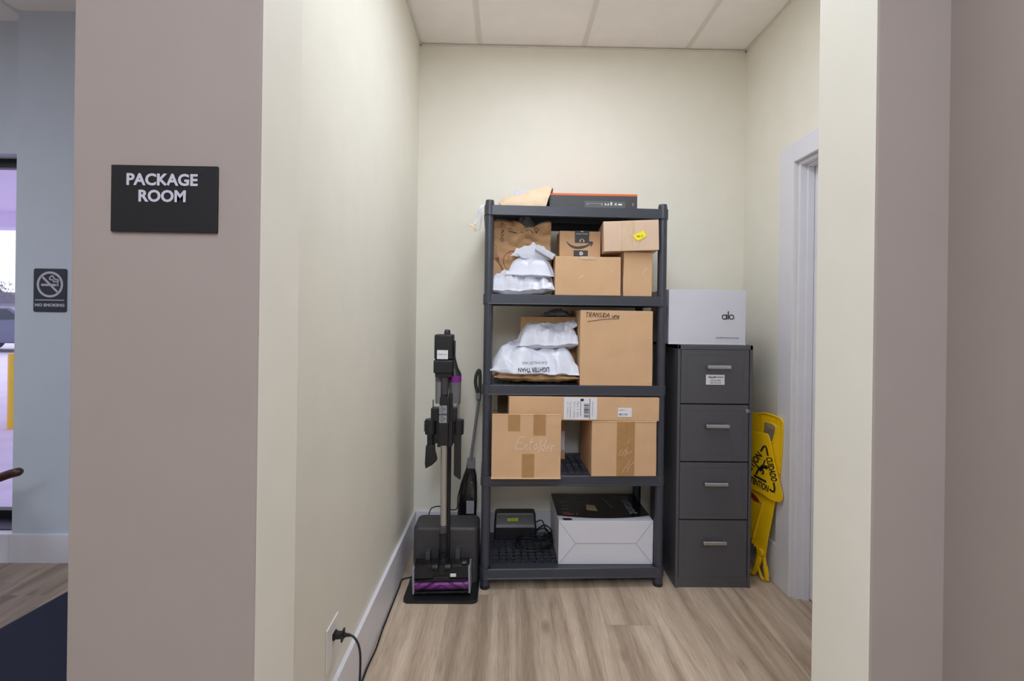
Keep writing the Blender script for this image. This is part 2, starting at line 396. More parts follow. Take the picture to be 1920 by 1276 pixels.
# wall angle (narrow metal ledge with its shadow gap)
bm = B()
box(bm, LX, RX, YB - .012, YB, CEIL - .010, CEIL - .006); box(bm, RX - .010, RX, YF1, YB, CEIL - .010, CEIL - .006); box(bm, LX, LX + .010, YF1, YB, CEIL - .010, CEIL - .006)
struct('trim_ceiling', bm, GRIDM)
bm = B(); box(bm, LX - .12, RX + .12, YB, YB + .12, 0, CEIL); struct('wall_back', bm, CREAM)
bm = B()
box(bm, LX - .12, LX, YF1, YB, 0, CEIL)
for f in bm.faces:
    f.material_index = 1 if f.calc_center_median().x < LX - .11 else 0
struct('wall_left', bm, [CREAM, LOBBYP])
DY0, DY1 = 1.46, 2.285; DZ = P(1487.8, 302.1, 2.275).z            # door opening in the right wall
bm = B(); box(bm, RX, RX + .12, DY1, YB, 0, CEIL); box(bm, RX, RX + .12, YF1, DY0, 0, CEIL); box(bm, RX, RX + .12, DY0, DY1, DZ, CEIL)
struct('wall_right', bm, CREAM)
# front wall, each side of the opening; hall face taupe, the reveal and room side cream
def front_wall(name, x0, x1, reveal_sign):
    bm = B(); box(bm, x0, x1, YF0, YF1, 0, CEIL)
    es = [e for e in bm.edges if abs(e.verts[0].co.z - e.verts[1].co.z) > 1]
    bmesh.ops.bevel(bm, geom=es, offset=.004, segments=4, affect='EDGES', profile=.5)
    bm.normal_update()
    for f in bm.faces:
        c = f.calc_center_median(); n = f.normal
        room = (n.y > .5) or (n.x * reveal_sign > .9 and abs(c.x - (x1 if reveal_sign > 0 else x0)) < .02)
        f.material_index = 1 if room else 0
        if reveal_sign > 0 and n.x < -.5: f.material_index = 0
    return struct(name, bm, [TAUPE, CREAM], flat=False, ang=50)
front_wall('wall_front_left', -.7186, OL, 1)
front_wall('wall_front_right', OR, 1.75, -1)
HX = .743
bm = B(); box(bm, HX, HX + .12, -2.5, YF0, 0, CEIL); struct('wall_hall_right', bm, TAUPE)
bm = B(); box(bm, -6, HX + .12, -2.62, -2.5, 0, CEIL); struct('wall_hall_back', bm, TAUPE)
bm = B(); box(bm, -6.12, -6, -2.62, 2.8, 0, CEIL); struct('wall_lobby_left', bm, LOBBYP)
# lobby wall with the recessed shop window to its left
LYW = 2.565; LXE = P(27.5, 600, 2.565).x
bm = B(); box(bm, LXE, LX - .12, LYW, 2.80, 0, CEIL)
struct('wall_lobby', bm, LOBBYP)
bm = B(); box(bm, -6, LXE, 2.66, 2.80, 2.18, CEIL)
struct('wall_lobby_header', bm, LOBBYP)
# baseboards
def board(name, x0, x1, y0, y1, h):
    bm = B(); box(bm, x0, x1, y0, y1, 0, h, bev=.003); return struct(name, bm, TRIM)
BH = .195
board('baseboard_left', LX, LX + .016, YF1, YB, BH)
board('baseboard_back', LX + .016, RX, YB - .016, YB, BH)
board('baseboard_right', RX - .016, RX, DY1 + .118, YB - .016, BH)
board('baseboard_lobby', LXE, LX - .13, LYW - .016, LYW, .152)
bm = B(); box(bm, -6, LXE, LYW - .016, 2.80, 0, .150, bev=.002); struct('trim_window_curb', bm, TRIM)
# shop window
wn = bpy.data.objects.new('window_1', None); COL.objects.link(wn); wn['kind'] = 'structure'; wn.location = (LXE, 2.75, .15)
bm = B()
fr = lambda a, b, c, d: box(bm, a - LXE, b - LXE, 0, .05, c - .15, d - .15, bev=.002)
fr(-6, LXE, .15, .195); fr(-6, LXE, 2.13, 2.18); fr(-6, -5.95, .15, 2.18); fr(LXE - .004, LXE, .15, 2.18); fr(-4.35, -4.30, .15, 2.18); box(bm, -3.4, 0, -.15, 0, .001, .006)
fo = obj('window_frame', bm, ALU, wn, flat=True)
bm = B(); box(bm, -6 - LXE, 0, .022, .028, 0, 2.02); obj('window_pane', bm, GLASS, wn, flat=True)
# door in the right wall
dr = bpy.data.objects.new('door_1', None); COL.objects.link(dr); dr['kind'] = 'structure'; dr.location = (RX, DY1, 0)
cw = .097; cs = .116
bm = B()
y1 = 0.0; y0 = DY0 - DY1
box(bm, -.018, 0, y1, y1 + cs, 0, DZ + cw, bev=.002); box(bm, -.018, 0, y0 - cs, y0, 0, DZ + cw, bev=.002); box(bm, -.018, 0, y0, y1, DZ, DZ + cw, bev=.002)
obj('door_casing', bm, TRIM, dr, flat=True)
bm = B()
box(bm, .004, .118, y1 - .018, y1 - .001, 0, DZ, bev=.002); box(bm, .004, .118, y0 + .001, y0 + .018, 0, DZ, bev=.002); box(bm, .004, .118, y0 + .018, y1 - .018, DZ - .018, DZ - .001, bev=.002)
box(bm, .034, .066, y1 - .030, y1 - .018, 0, DZ - .018, bev=.002); box(bm, .034, .066, y0 + .018, y0 + .030, 0, DZ - .018, bev=.002); box(bm, .034, .066, y0 + .03, y1 - .03, DZ - .030, DZ - .018, bev=.002)
obj('door_jamb', bm, TRIM, dr, flat=True)
bm = B(); box(bm, .068, .104, y0 + .021, y1 - .021, .008, DZ - .021, bev=.002)
for (a, b_) in ((.2, .95), (1.05, 1.9)):
    box(bm, .065, .069, y0 + .13, y1 - .13, a, b_, bev=.003)
sl = obj('door_slab', bm, TRIM, dr)
bm = B(); cyl(bm, (.069, y0 + .09, .98), (.030, y0 + .09, .98), .011); cyl(bm, (.034, y0 + .09, .98), (.006, y0 + .09, .98), .026, .024, bev=.006)
obj('door_handle', bm, CHROME, sl)
# ceiling fixtures (out of frame, they carry the lamps and the fill)
for nm, L_, lb in (('ceiling_light', ROOM_LIGHT, 'ceiling light panel over the package room'), ('ceiling_light', HALL_LIGHT, 'ceiling light panel over the hall, nearest the package room opening'), ('ceiling_light', HALL_FILL, 'unseen fill panel added on the ceiling at the far end of the hall'), ('ceiling_light', LOBBY_FILL, 'unseen ceiling fill panel lifting the daylight in the lobby')):
    t = thing(nm, lb, 'ceiling light', (L_[0], L_[1], CEIL - .004))
    bm = B()
    for a in ((-.30, -.28, -.6, .6), (.28, .30, -.6, .6), (-.28, .28, -.6, -.58), (-.28, .28, .58, .6)):
        box(bm, a[0], a[1], a[2], a[3], -.03, 0)
    obj('frame', bm, GRIDM, t); bm = B(); box(bm, -.28, .28, -.58, .58, -.012, -.004); obj('diffuser', bm, LAMP, t)

# ------------------------------------------------------------------ signs on walls
t = thing('wall_sign', 'black rectangular sign reading PACKAGE ROOM on the taupe wall', 'sign')
a = P(213, 310, YF0); b_ = P(409.5, 437, YF0)
cx_, cz_ = (a.x + b_.x) / 2, (a.z + b_.z) / 2; w_, h_ = b_.x - a.x, a.z - b_.z
t.location = (cx_, YF0, cz_)
bm = B(); box(bm, -w_ / 2, w_ / 2, -.005, 0, -h_ / 2, h_ / 2, bev=.0008); obj('plate', bm, SIGNB, t)
bm = B()
pc = P(308, 339.5, YF0); pr = P(308.5, 370, YF0)
text_bm(bm, 'PACKAGE', .0262, at(pc.x - cx_, -.0054, pc.z - cz_), off=.03, w=.1155, ext=.0005)
text_bm(bm, 'ROOM', .0262, at(pr.x - cx_, -.0054, pr.z - cz_), off=.03, w=.0765, ext=.0005)
obj('lettering', bm, SIGNW, t, flat=True)
t = thing('wall_sign', 'small dark no smoking sign with a struck cigarette on the lobby wall', 'sign')
a = P(65, 503, LYW); b_ = P(125.5, 585, LYW); w_, h_ = b_.x - a.x, a.z - b_.z
t.location = ((a.x + b_.x) / 2, LYW, (a.z + b_.z) / 2)
bm = B(); prism(bm, rrect(w_, h_, .01), .005, Matrix.Translation((0, -.005, 0)), bev=.0008); obj('plate', bm, SIGNS, t)
bm = B(); Ms = at(0, -.0056, 0); r = w_ * .40; zc = h_ * .135
slab2(bm, arc_band(0, zc, r * .83, r, 0, 2 * PI - .0001, 60), Ms)
slab2(bm, stroke([(-r * .62, zc + r * .62), (r * .62, zc - r * .62)], r * .15), Ms)
slab2(bm, [(-r * .66, zc - r * .12), (-r * .02, zc - r * .12), (-r * .16, zc + r * .04), (-r * .66, zc + r * .04)], Ms)
slab2(bm, [(r * .22, zc - r * .12), (r * .46, zc - r * .12), (r * .46, zc + r * .04), (r * .06, zc + r * .04)], Ms)
for q in (.50, .60): slab2(bm, [(r * q, zc - r * .12), (r * (q + .06), zc - r * .12), (r * (q + .06), zc + r * .04), (r * q, zc + r * .04)], Ms)
sm = [(q.x, q.y) for q in smooth_path([Vector((r * .0, zc + r * .58, 0)), Vector((r * -.02, zc + r * .40, 0)), Vector((r * .22, zc + r * .34, 0)), Vector((r * .30, zc + r * .20, 0)), Vector((r * .50, zc + r * .24, 0)), Vector((r * .63, zc + r * .08, 0))], 5)]
slab2(bm, stroke(sm, r * .09), Ms)
sm = [(q.x, q.y) for q in smooth_path([Vector((r * .02, zc + r * .58, 0)), Vector((r * .20, zc + r * .66, 0)), Vector((r * .30, zc + r * .48, 0)), Vector((r * .42, zc + r * .40, 0)), Vector((r * .60, zc + r * .36, 0)), Vector((r * .66, zc + r * .22, 0))], 5)]
slab2(bm, stroke(sm, r * .09), Ms)
slab2(bm, [(-w_ * .44, -h_ * .235), (w_ * .44, -h_ * .235), (w_ * .44, -h_ * .215), (-w_ * .44, -h_ * .215)], Ms)
text_bm(bm, 'NO SMOKING', .021, at(0, -.0054, -h_ * .345), off=.045, w=w_ * .90)
obj('symbol', bm, SIGNW, t, flat=True)
# ------------------------------------------------------------------ shelving unit
SW, SD, SROT = .917, .412, math.radians(2.1)
S_ORG = Vector((-.1165, 2.322, 0))
TOPS = [1.868, 1.436, .995, .552, .100]     # top surface of each tier, top to bottom
SK = .049
unit = thing('shelving_unit', 'charcoal plastic five-tier shelving unit loaded with parcels against the cream wall', 'shelf', S_ORG, SROT)
def band(bm, w, d, r, prof, cx, cy):
    R = []
    for o, z in prof: R.append([bm.verts.new((x, y, z)) for x, y in rrect(w + 2 * o, d + 2 * o, max(.002, r + o), 6, cx, cy)])
    n = len(R[0])
    for i in range(len(R)):
        a, b_ = R[i], R[(i + 1) % len(R)]
        for k in range(n): bm.faces.new((a[k], a[(k + 1) % n], b_[(k + 1) % n], b_[k]))
def tier_mesh(z):
    bm = B()
    band(bm, SW - .010, SD - .010, .028, [(0, -.002), (.0005, -SK + .007), (.0045, -SK + .005), (.005, -SK + .002), (.004, -SK), (-.004, -SK), (-.005, -.006), (-.005, 0), (-.002, 0)], SW / 2, SD / 2)
    m = .052; x0, x1, y0, y1 = .010, SW - .010, .010, SD - .010
    box(bm, x0, x1, y0, y0 + m, -.006, 0); box(bm, x0, x1, y1 - m, y1, -.006, 0)
    box(bm, x0, x0 + m, y0 + m, y1 - m, -.006, 0); box(bm, x1 - m, x1, y0 + m, y1 - m, -.006, 0)
    nx, ny = 21, 8
    for i in range(1, nx):
        x = x0 + m + (x1 - x0 - 2 * m) * i / nx; box(bm, x - .0055, x + .0055, y0 + m, y1 - m, -.009, 0)
    for j in range(1, ny):
        y = y0 + m + (y1 - y0 - 2 * m) * j / ny; box(bm, x0 + m, x1 - m, y - .0055, y + .0055, -.009, 0)
    for y in (y0 + m, (y0 + y1) / 2, y1 - m): box(bm, x0, x1, y - .002, y + .002, -.042, -.004)
    for sx in (.028, SW - .028):
        for sy in (.028, SD - .028): cyl(bm, (sx, sy, -SK + .004), (sx, sy, 0), .0265, seg=20)
    return bm
tier0 = None
for z in TOPS:
    if tier0 is None: tier0 = obj('shelf_tier', tier_mesh(0), BLKP, unit, (0, 0, z)); 
    else:
        c = tier0.copy(); COL.objects.link(c); c.parent = unit; c.location = (0, 0, z)
post0 = foot0 = cap0 = None
for sx in (.028, SW - .028):
    for sy in (.028, SD - .028):
        if post0 is None:
            bm = B(); cyl(bm, (0, 0, .012), (0, 0, TOPS[0] + .012), .0222, seg=28)
            post0 = obj('post', bm, BLKP, unit, (sx, sy, 0))
            bm = B(); cyl(bm, (0, 0, 0), (0, 0, .018), .0235, .0225, seg=28, bev=.002); foot0 = obj('foot', bm, BLK, unit, (sx, sy, 0))
            bm = B(); cyl(bm, (0, 0, 0), (0, 0, .026), .0215, .0205, seg=28, bev=.004); cap0 = obj('post_cap', bm, BLKP, unit, (sx, sy, TOPS[0] + .001))
        else:
            for p0, z in ((post0, 0), (foot0, 0), (cap0, TOPS[0] + .001)):
                c = p0.copy(); COL.objects.link(c); c.parent = unit; c.location = (sx, sy, z)

# ------------------------------------------------------------------ cartons
def carton_bm(w, h, d, bulge=.0015, seed=1, bev=.0022):
    bm = B(); box(bm, -w / 2, w / 2, 0, d, 0, h)
    bmesh.ops.subdivide_edges(bm, edges=bm.edges[:], cuts=5, use_grid_fill=True)
    es = [e for e in bm.edges if len(e.link_faces) == 2 and e.calc_face_angle(0) > 1]
    bmesh.ops.bevel(bm, geom=es, offset=bev, segments=2, affect='EDGES', profile=.5)
    for v in bm.verts:
        n = noise.noise_vector((v.co + Vector((seed * 7.7, seed * 3, 0))) * 6)
        k = min(1, v.co.z / .02)
        v.co += Vector((n.x, n.y, n.z * k)) * bulge
    return bm
def carton(name, label, px0, px1, pyt, Y, z0, depth, rz=0.0, m=None, seed=1, group=None, bulge=.0015, z1=None, cat='box', split=True, bname='carton_body'):
    zt = z1 if z1 is not None else P((px0 + px1) / 2, pyt, Y).z
    pm = CY + (CAM.z - (z0 + zt) / 2) * FPX / Y
    a, b_ = P(px0, pm, Y), P(px1, pm, Y)
    w_, h_ = (b_.x - a.x) / math.cos(rz), zt - z0
    t = thing(name, label, cat, ((a.x + b_.x) / 2, Y, z0), rz, group)
    body = obj(bname, carton_bm(w_, h_, depth, bulge, seed), m or CARD, t)
    return t, w_, h_, body
def L2(t, px, py, Y):                       # pixel to the thing's front-plane coordinates
    p = P(px, py, Y) - Vector(t.location); return p.x, p.z
def strip(t, name, x0, x1, z0, z1, m, y=-.0008, th=.0006, top=None):
    bm = B(); box(bm, x0, x1, y - th, y, z0, z1)
    if top: box(bm, x0, x1, y, top[1], top[0] + .0006, top[0] + .0014)
    return obj(name, bm, m, t)
def scratch(t, lines, wd=.0012, m=None, name='scuff'):
    bm = B()
    for ln in lines: slab2(bm, stroke(ln, wd), at(0, -.0024, 0))
    return obj(name, bm, m or WHITEINK, t, flat=True)
g = 'parcels on the shelving unit'

# --- second tier from the top
Z2 = TOPS[1]
t, w_, h_, _ = carton('cardboard_box', 'plain wide brown cardboard box at the front middle of the second tier', 1041, 1164, 481, 2.345, Z2, .24, .012, seed=2, group=g)
BOXF_TOP = Z2 + h_
strip(t, 'packing_tape', -w_ * .12, w_ * .10, h_ - .014, h_ + .0012, CLEART, top=(h_, .2))
scratch(t, [[L2(t, 1085, 522, 2.345), L2(t, 1091, 516, 2.345)], [L2(t, 1090, 520, 2.345), L2(t, 1094, 515, 2.345)], [L2(t, 1145, 510, 2.345), L2(t, 1149, 505, 2.345)]])
# smile box stands on it, set back
Y = 2.44
t, w_, h_, _ = carton('cardboard_box', 'small square cardboard box with dark smile logo and charcoal tape, behind the wide plain box', 1049.5, 1126, 433, Y, BOXF_TOP + .001, .135, 0, seed=3, group=g)
x0, zt = L2(t, 1078, 433, Y); x1, zb = L2(t, 1104.5, 455.5, Y)
bm = B(); box(bm, x0, x1, -.0016, -.001, zb, h_ + .001); box(bm, x0, x1, -.0016, .13, h_ + .0006, h_ + .0014)
tp = obj('printed_tape', bm, BLKTAPE, t)
bm = B(); x2, z2_ = L2(t, 1075.5, 469, Y); x3, _z = L2(t, 1102, 480, Y); box(bm, x2, x3, -.0016, -.001, 0.001, z2_); obj('printed_tape', bm, BLKTAPE, t)
bm = B(); cx2, cz2 = L2(t, 1089.5, 475, Y)
slab2(bm, arc_band(cx2, cz2, .0035, .0092, 0, 2 * PI - .001, 30), at(0, -.0021, 0))
cx3, cz3 = L2(t, 1091, 450, Y)
slab2(bm, arc_band(cx3, cz3 - .004, .0085, .0105, .1 * PI, .9 * PI, 24), at(0, -.0021, 0))
for s in (-1, 1): slab2(bm, [(cx3 + s * .0095 + q[0], cz3 - .005 + q[1]) for q in rrect(.005, .009, .002)], at(0, -.0021, 0))
_, cz4 = L2(t, 1091, 438.5, Y)
text_bm(bm, 'SMILE MORE', .0075, at(cx3, -.002, cz4), w=.058); 
slab2(bm, [(cx3 - .010, h_ - .0005), (cx3 + .010, h_ - .0005), (cx3, h_ - .0055)], at(0, -.0021, 0))
obj('tape_print', bm, WHITEINK, tp, flat=True)
# smile: thick crescent plus arrow head
pts_up = [(1062, 452), (1070, 458.6), (1080, 461.8), (1090, 461.2), (1100, 459), (1107.5, 454)]
pts_lo = [(1109, 456), (1102, 461.5), (1092, 465.6), (1080, 466), (1069.5, 462), (1062.5, 454)]
U = [L2(t, *p, Y) for p in pts_up]; Lw = [L2(t, *p, Y) for p in pts_lo]
sm_u = [(q.x, q.y) for q in smooth_path([Vector((*p, 0)) for p in U], 6)]; sm_l = [(q.x, q.y) for q in smooth_path([Vector((*p, 0)) for p in Lw], 6)]
bm = B(); slab2(bm, sm_u + sm_l, at(0, -.0024, 0))
hd = [(1099, 454), (1105, 452.3), (1111.8, 453.2), (1111, 457.5), (1108, 462), (1106.5, 461.5), (1108.5, 456.5), (1108, 455.3), (1100, 455.8)]
slab2(bm, [L2(t, *p, Y) for p in hd], at(0, -.0026, 0))
obj('smile_logo', bm, BLKTAPE, t, flat=True)
# narrow box at right and pinkish box on top of it
Y = 2.36
t, w_, h_, _ = carton('cardboard_box', 'narrow upright cardboard box beneath the box with the yellow sticker', 1169, 1223, 472, Y, Z2, .26, math.radians(1.5), seed=5, group=g)
NB_TOP = Z2 + h_
scratch(t, [[L2(t, 1202, 517, Y), L2(t, 1211, 504, Y)], [L2(t, 1205, 511, Y), L2(t, 1213, 503, Y)], [L2(t, 1209, 505, Y), L2(t, 1215, 501, Y)]], .0008)
strip(t, 'shipping_label', -w_ / 2 + .0, -w_ / 2 + .002, .02, .1, PAPER)
Y = 2.335
t, w_, h_, _ = carton('cardboard_box', 'pinkish cardboard box with a yellow sticker, highest on the right of the second tier', 1132, 1233.5, 414, Y, NB_TOP + .002, .25, math.radians(-4), m=CARDP, seed=6, group=g, z1=P(1180, 413, Y).z)
t.rotation_euler = (0, math.radians(-1.8), math.radians(-5.0)); t.location.x += .004
a = [L2(t, *p, Y) for p in ((1187, 441), (1208, 433), (1212, 444.5), (1196, 452.5), (1191, 448))]
bm = B(); slab2(bm, a, at(0, -.0030, 0)); stk = obj('yellow_sticker', bm, YSTICK, t, flat=True); stk['label'] = 'yellow sticker with pen writing'
bm = B(); sx_, sz_ = L2(t, 1200, 443.5, Y); text_bm(bm, 'Wm.  K', .013, at(sx_, -.0037, sz_, .1), w=.03); obj('sticker_writing', bm, INK, stk, flat=True)
bm = B()
for s in (-.03, .0, .045):
    slab2(bm, stroke([(s - .02, .01), (s + .01 + abs(s) * .3, h_ * .62), (s + .02, h_ - .01)], .0011), at(0, -.0028, 0))
obj('tape_wrinkle', bm, CLEART, t, flat=True)
bm = B(); box(bm, -.045, .008, -.0028, -.002, .001, h_ - .001); box(bm, -.045, .008, -.002, .2, -.0008, .0); obj('packing_tape', bm, CLEART, t)
# envelope and yellow padded mailer squeezed between the two boxes
a = P(1164, 530, 2.40); b_ = P(1168.5, 505, 2.40)
bm = B(); box(bm, -.004, .004, 0, .18, 0, .125, bev=.001)
tag(obj('envelope', bm, PAPER, None, ((a.x + b_.x) / 2 - .001, 2.395, Z2), (0, math.radians(3), 0)), 'white envelope wedged upright between the two front boxes of the second tier', 'envelope')
bm = B(); box(bm, -.006, .006, 0, .16, 0, .215, bev=.004)
a = P(1167, 490, 2.43)
tag(obj('padded_mailer', bm, YELLOW, None, (a.x - .003, 2.425, Z2), (0, math.radians(2), 0)), 'yellow padded mailer sliver standing behind the white envelope', 'mailer')

# ------------------------------------------------------------------ film mailers
def pillow(w, d, t, seed, up=.8, pv=2.6, pu=4, wr=.006, ws=11, sharp=1.0, nx=96, ny=70, seam=.006, edge=.010, bow=.05, sag=0.0):
    bm = B(); rnd = seed * 13.7; T = [[None] * (ny + 1) for _ in range(nx + 1)]; Bt = [[None] * (ny + 1) for _ in range(nx + 1)]
    for i in range(nx + 1):
        for j in range(ny + 1):
            u, v = 2 * i / nx - 1, 2 * j / ny - 1
            x = u * w / 2 * (1 - bow * (1 - v * v) * abs(u)); y = v * d / 2 * (1 - bow * (1 - u * u) * abs(v))
            x += edge * noise.noise(Vector((y * 7, rnd, 1))) * abs(u) ** 3; y += edge * noise.noise(Vector((x * 6, rnd, 5))) * abs(v) ** 3
            uu = min(1, abs(u) / (1 - seam / (w / 2))); vv = min(1, abs(v) / (1 - seam / (d / 2)))
            f = max(0, (1 - uu ** pu)) ** .8 * max(0, (1 - vv ** pv)) ** .8
            p = Vector((x, y, rnd))
            ang = noise.noise(p * 3) * 2
            q = Vector((x * math.cos(ang) + y * math.sin(ang), (y * math.cos(ang) - x * math.sin(ang)) * .35, rnd))
            wq = Vector((x, y * 1.3, rnd)) + noise.noise_vector(Vector((x * 9, y * 9, rnd))) * .02
            dv = noise.voronoi(wq * ws * 1.5)[0]; facet = min(1.2, (dv[1] - dv[0]) * 1.7)
            c = (1 - abs(noise.noise(q * ws)) * 2.6) * .75 + facet * .9 + .3 * (1 - abs(noise.noise(q * ws * 2.3 + Vector((5, 0, 0)))) * 2.6)
            cr = wr * (c - .5) * (.5 + .5 * min(1, f * 3))
            x += wr * .5 * noise.noise(wq * ws * 1.2); y += wr * .5 * noise.noise(wq * ws * 1.2 + Vector((9, 9, 0)))
            big = t * .16 * noise.noise(p * 5.5) * f
            ed = .35 * wr * noise.noise(Vector((x * 22, y * 22, rnd))) + edge * .5 * noise.noise(Vector((x * 5, y * 5, rnd + 9)))
            z0 = ed - sag * (u * u)
            T[i][j] = bm.verts.new((x, y, z0 + t * up * f + big + cr + .0008))
            Bt[i][j] = bm.verts.new((x, y, z0 - t * (1 - up) * f - .3 * cr * f - .0008))
    for S, fl in ((T, 0), (Bt, 1)):
        for i in range(nx):
            for j in range(ny):
                q = (S[i][j], S[i + 1][j], S[i + 1][j + 1], S[i][j + 1]); bm.faces.new(q[::-1] if fl else q)
    rim = [(i, 0) for i in range(nx)] + [(nx, j) for j in range(ny)] + [(i, ny) for i in range(nx, 0, -1)] + [(0, j) for j in range(ny, 0, -1)]
    for k in range(len(rim)):
        a, b_ = rim[k], rim[(k + 1) % len(rim)]
        bm.faces.new((Bt[a[0]][a[1]], Bt[b_[0]][b_[1]], T[b_[0]][b_[1]], T[a[0]][a[1]]))
    return bm
def mailer(name, label, w, d, t, seed, centre, rot, zmin, m=None, xmax=None, xmin=None, ymin=None, ymax=None, parent=None, cat='mailer', **kw):
    bm = pillow(w, d, t, seed, **kw)
    M = Matrix.Translation(centre) @ Euler(rot).to_matrix().to_4x4()
    bmesh.ops.transform(bm, matrix=M, verts=bm.verts)
    for v in bm.verts:
        if v.co.z < zmin: v.co.z = zmin + .0004 * noise.noise(v.co * 90) + .0005
        for ax, lo, hi in ((0, xmin, xmax), (1, ymin, ymax)):
            if hi is not None and v.co[ax] > hi: v.co[ax] = hi - (v.co[ax] - hi) * .04
            if lo is not None and v.co[ax] < lo: v.co[ax] = lo + (lo - v.co[ax]) * .04
    o_ = Vector((centre[0], centre[1], zmin)); bmesh.ops.translate(bm, vec=-o_, verts=bm.verts)
    o = obj(name, bm, m or POLY, None, o_, ang=60); tag(o, label, cat); return o
gm = 'white film mailers'
def px_mailer(name, label, x0, x1, yb, yt, Y, depth, seed, zmin, **kw):
    a = P(x0, (yb + yt) / 2, Y); b_ = P(x1, (yb + yt) / 2, Y); w = b_.x - a.x; t = P(x0, yt, Y).z - max(P(x0, yb, Y).z, zmin)
    rot = kw.pop('rot', (0, 0, 0)); tk = kw.pop('tk', t)
    zc = kw.pop('zc', None)
    return mailer(name, label, w, depth, tk, seed, (a.x / 2 + b_.x / 2, Y + kw.pop('dy', depth * .5), (zc if zc is not None else zmin + tk * .25)), rot, zmin, **kw)
YBG = 2.425
# second tier: four mailers at left in front of the paper bag
m1 = px_mailer('poly_mailer', 'crumpled white film mailer, lowest at left of the second tier', 920, 1043, 553, 517, 2.345, .23, 3, Z2, wr=.026, ws=11, up=.72, tk=.092, pv=5, pu=8, edge=.02, xmax=.233, ymax=YBG - .02)
m2 = px_mailer('poly_mailer', 'white mailer wrapped tight round a flat box, on the crumpled bottom mailer', 950, 1041, 524, 476, 2.36, .20, 8, Z2 + .078, wr=.009, ws=8, up=.85, tk=.098, pv=5, pu=6, seam=.010, edge=.016, rot=(math.radians(4), 0, math.radians(-3)), xmax=.233, ymax=YBG - .02, zc=Z2 + .098)
m3 = px_mailer('poly_mailer', 'white mailer with a curled flap on top of the stack before the paper bag', 964, 1030, 490, 457, 2.40, .17, 5, Z2 + .165, wr=.022, ws=12, up=.8, tk=.066, rot=(math.radians(3), math.radians(6), math.radians(10)), xmax=.225, ymax=YBG - .02, zc=Z2 + .19)
a = P(1023, 472, 2.375)
bm = B(); box(bm, -.052, .052, -.02, .10, -.014, .014, bev=.004); rough_up(bm, .0015, 20, 3)
bx = tag(obj('flat_parcel', bm, POLY, None, (a.x - .001, 2.385, a.z), (math.radians(8), math.radians(31), math.radians(-6))), 'small flat white parcel tilted down to the right on top of the mailers', 'mailer')
# kraft paper bag behind them
def open_bag(x0, x1, y0, y1, z0, topf, seed, n=30, amp=.012):
    bm = B(); rings = []
    w_, d_ = x1 - x0, y1 - y0; base_ = rrect(w_, d_, .006, 2, (x0 + x1) / 2, (y0 + y1) / 2)
    R2 = []
    for i in range(len(base_)):
        a, b_ = Vector(base_[i]), Vector(base_[(i + 1) % len(base_)]); k = max(1, int((b_ - a).length / .009))
        R2 += [a.lerp(b_, j / k) for j in range(k)]
    for i in range(n + 1):
        s = i / n; ring = []
        for p in R2:
            zt = topf(p.x, p.y); z = z0 + (zt - z0) * s
            A = amp * (.12 + s * s * s)
            nv = noise.noise_vector(Vector((p.x * 7, p.y * 7, z * 9 + seed))); rd = (1 - 2.4 * abs(noise.noise(Vector((p.x * 13, seed, z * 17)))))
            ring.append(Vector((p.x + nv.x * A * .5, p.y + nv.y * A + (rd - .3) * A * .9, z)))
        rings.append(ring)
    loft(bm, rings, caps=False)
    bm.verts.ensure_lookup_table(); bm.faces.new([bm.verts[k] for k in range(len(R2))][::-1])
    return bm
YBG = 2.425
bl, br_ = P(921, 480, YBG).x, P(1034, 480, YBG).x
def bagtop(x, y):
    u = (x - bl) / (br_ - bl); pts = [(0, 416), (.18, 408), (.36, 412), (.52, 424), (.66, 426), (.80, 420), (.93, 414), (1, 415)]
    for (a, va), (b_, vb) in zip(pts, pts[1:]):
        if u <= b_ or b_ == 1: py = va + (vb - va) * min(1, max(0, (u - a) / (b_ - a))); break
    z = P(970, py, YBG).z
    return min(z, TOPS[0] - .052) - (.012 if y > YBG + .06 else 0)
t = thing('paper_bag', 'brown paper bag with red print and pen writing standing behind the white mailers', 'bag', ((bl + br_) / 2, YBG, Z2))
t0 = Vector(t.location)
bm = open_bag(bl, br_, YBG, YBG + .15, Z2 + .001, bagtop, 4, amp=.034); bmesh.ops.translate(bm, vec=-t0, verts=bm.verts)
bagb = obj('bag_body', bm, KRAFT, t, ang=40)
sd = bagb.modifiers.new('paper', 'SOLIDIFY'); sd.thickness = .0008
def on_bag(build, name, m):
    bm = B(); build(bm); project_on(bm, bagb, off=.0016, sub=.006); return obj(name, bm, m, t, flat=True)
lb = lambda px, py: L2(t, px, py, YBG)
def pr(bm):
    cxr, czr = lb(963, 489); slab2(bm, arc_band(cxr, czr, .0495, .0535, .42 * PI, 1.25 * PI, 40), at(0, -.05, 0))
    slab2(bm, stroke([lb(922, 458), lb(931, 460), lb(930, 465)], .003), at(0, -.05, 0))
    slab2(bm, stroke([lb(922, 438), lb(925, 434.5), lb(927, 435)], .0022), at(0, -.05, 0))
    slab2(bm, stroke([lb(922, 450), lb(923, 454)], .003), at(0, -.05, 0))
    for q in (0, 8): slab2(bm, stroke([lb(951 + q * .2, 490 - q), lb(955, 484 - q), lb(953, 480 - q)], .002), at(0, -.05, 0))
on_bag(pr, 'red_print', REDINK)
def fk(bm):
    def seg(p, q, wd): slab2(bm, stroke([lb(*p), lb(*q)], wd), at(0, -.05, 0))
    for k in range(4): seg((921.2 + k * 2.6, 470 - k * 1.9), (927.5 + k * 2.1, 486 - k * 1.2), .0016)
    slab2(bm, [lb(927.0, 484), lb(934.5, 481.0), lb(936.5, 487), lb(931.5, 490.5)], at(0, -.05, 0))
    slab2(bm, [lb(932, 489), lb(935, 487.5), lb(949, 513), lb(945.5, 515)], at(0, -.05, 0))
on_bag(fk, 'fork_print', BROWNINK)
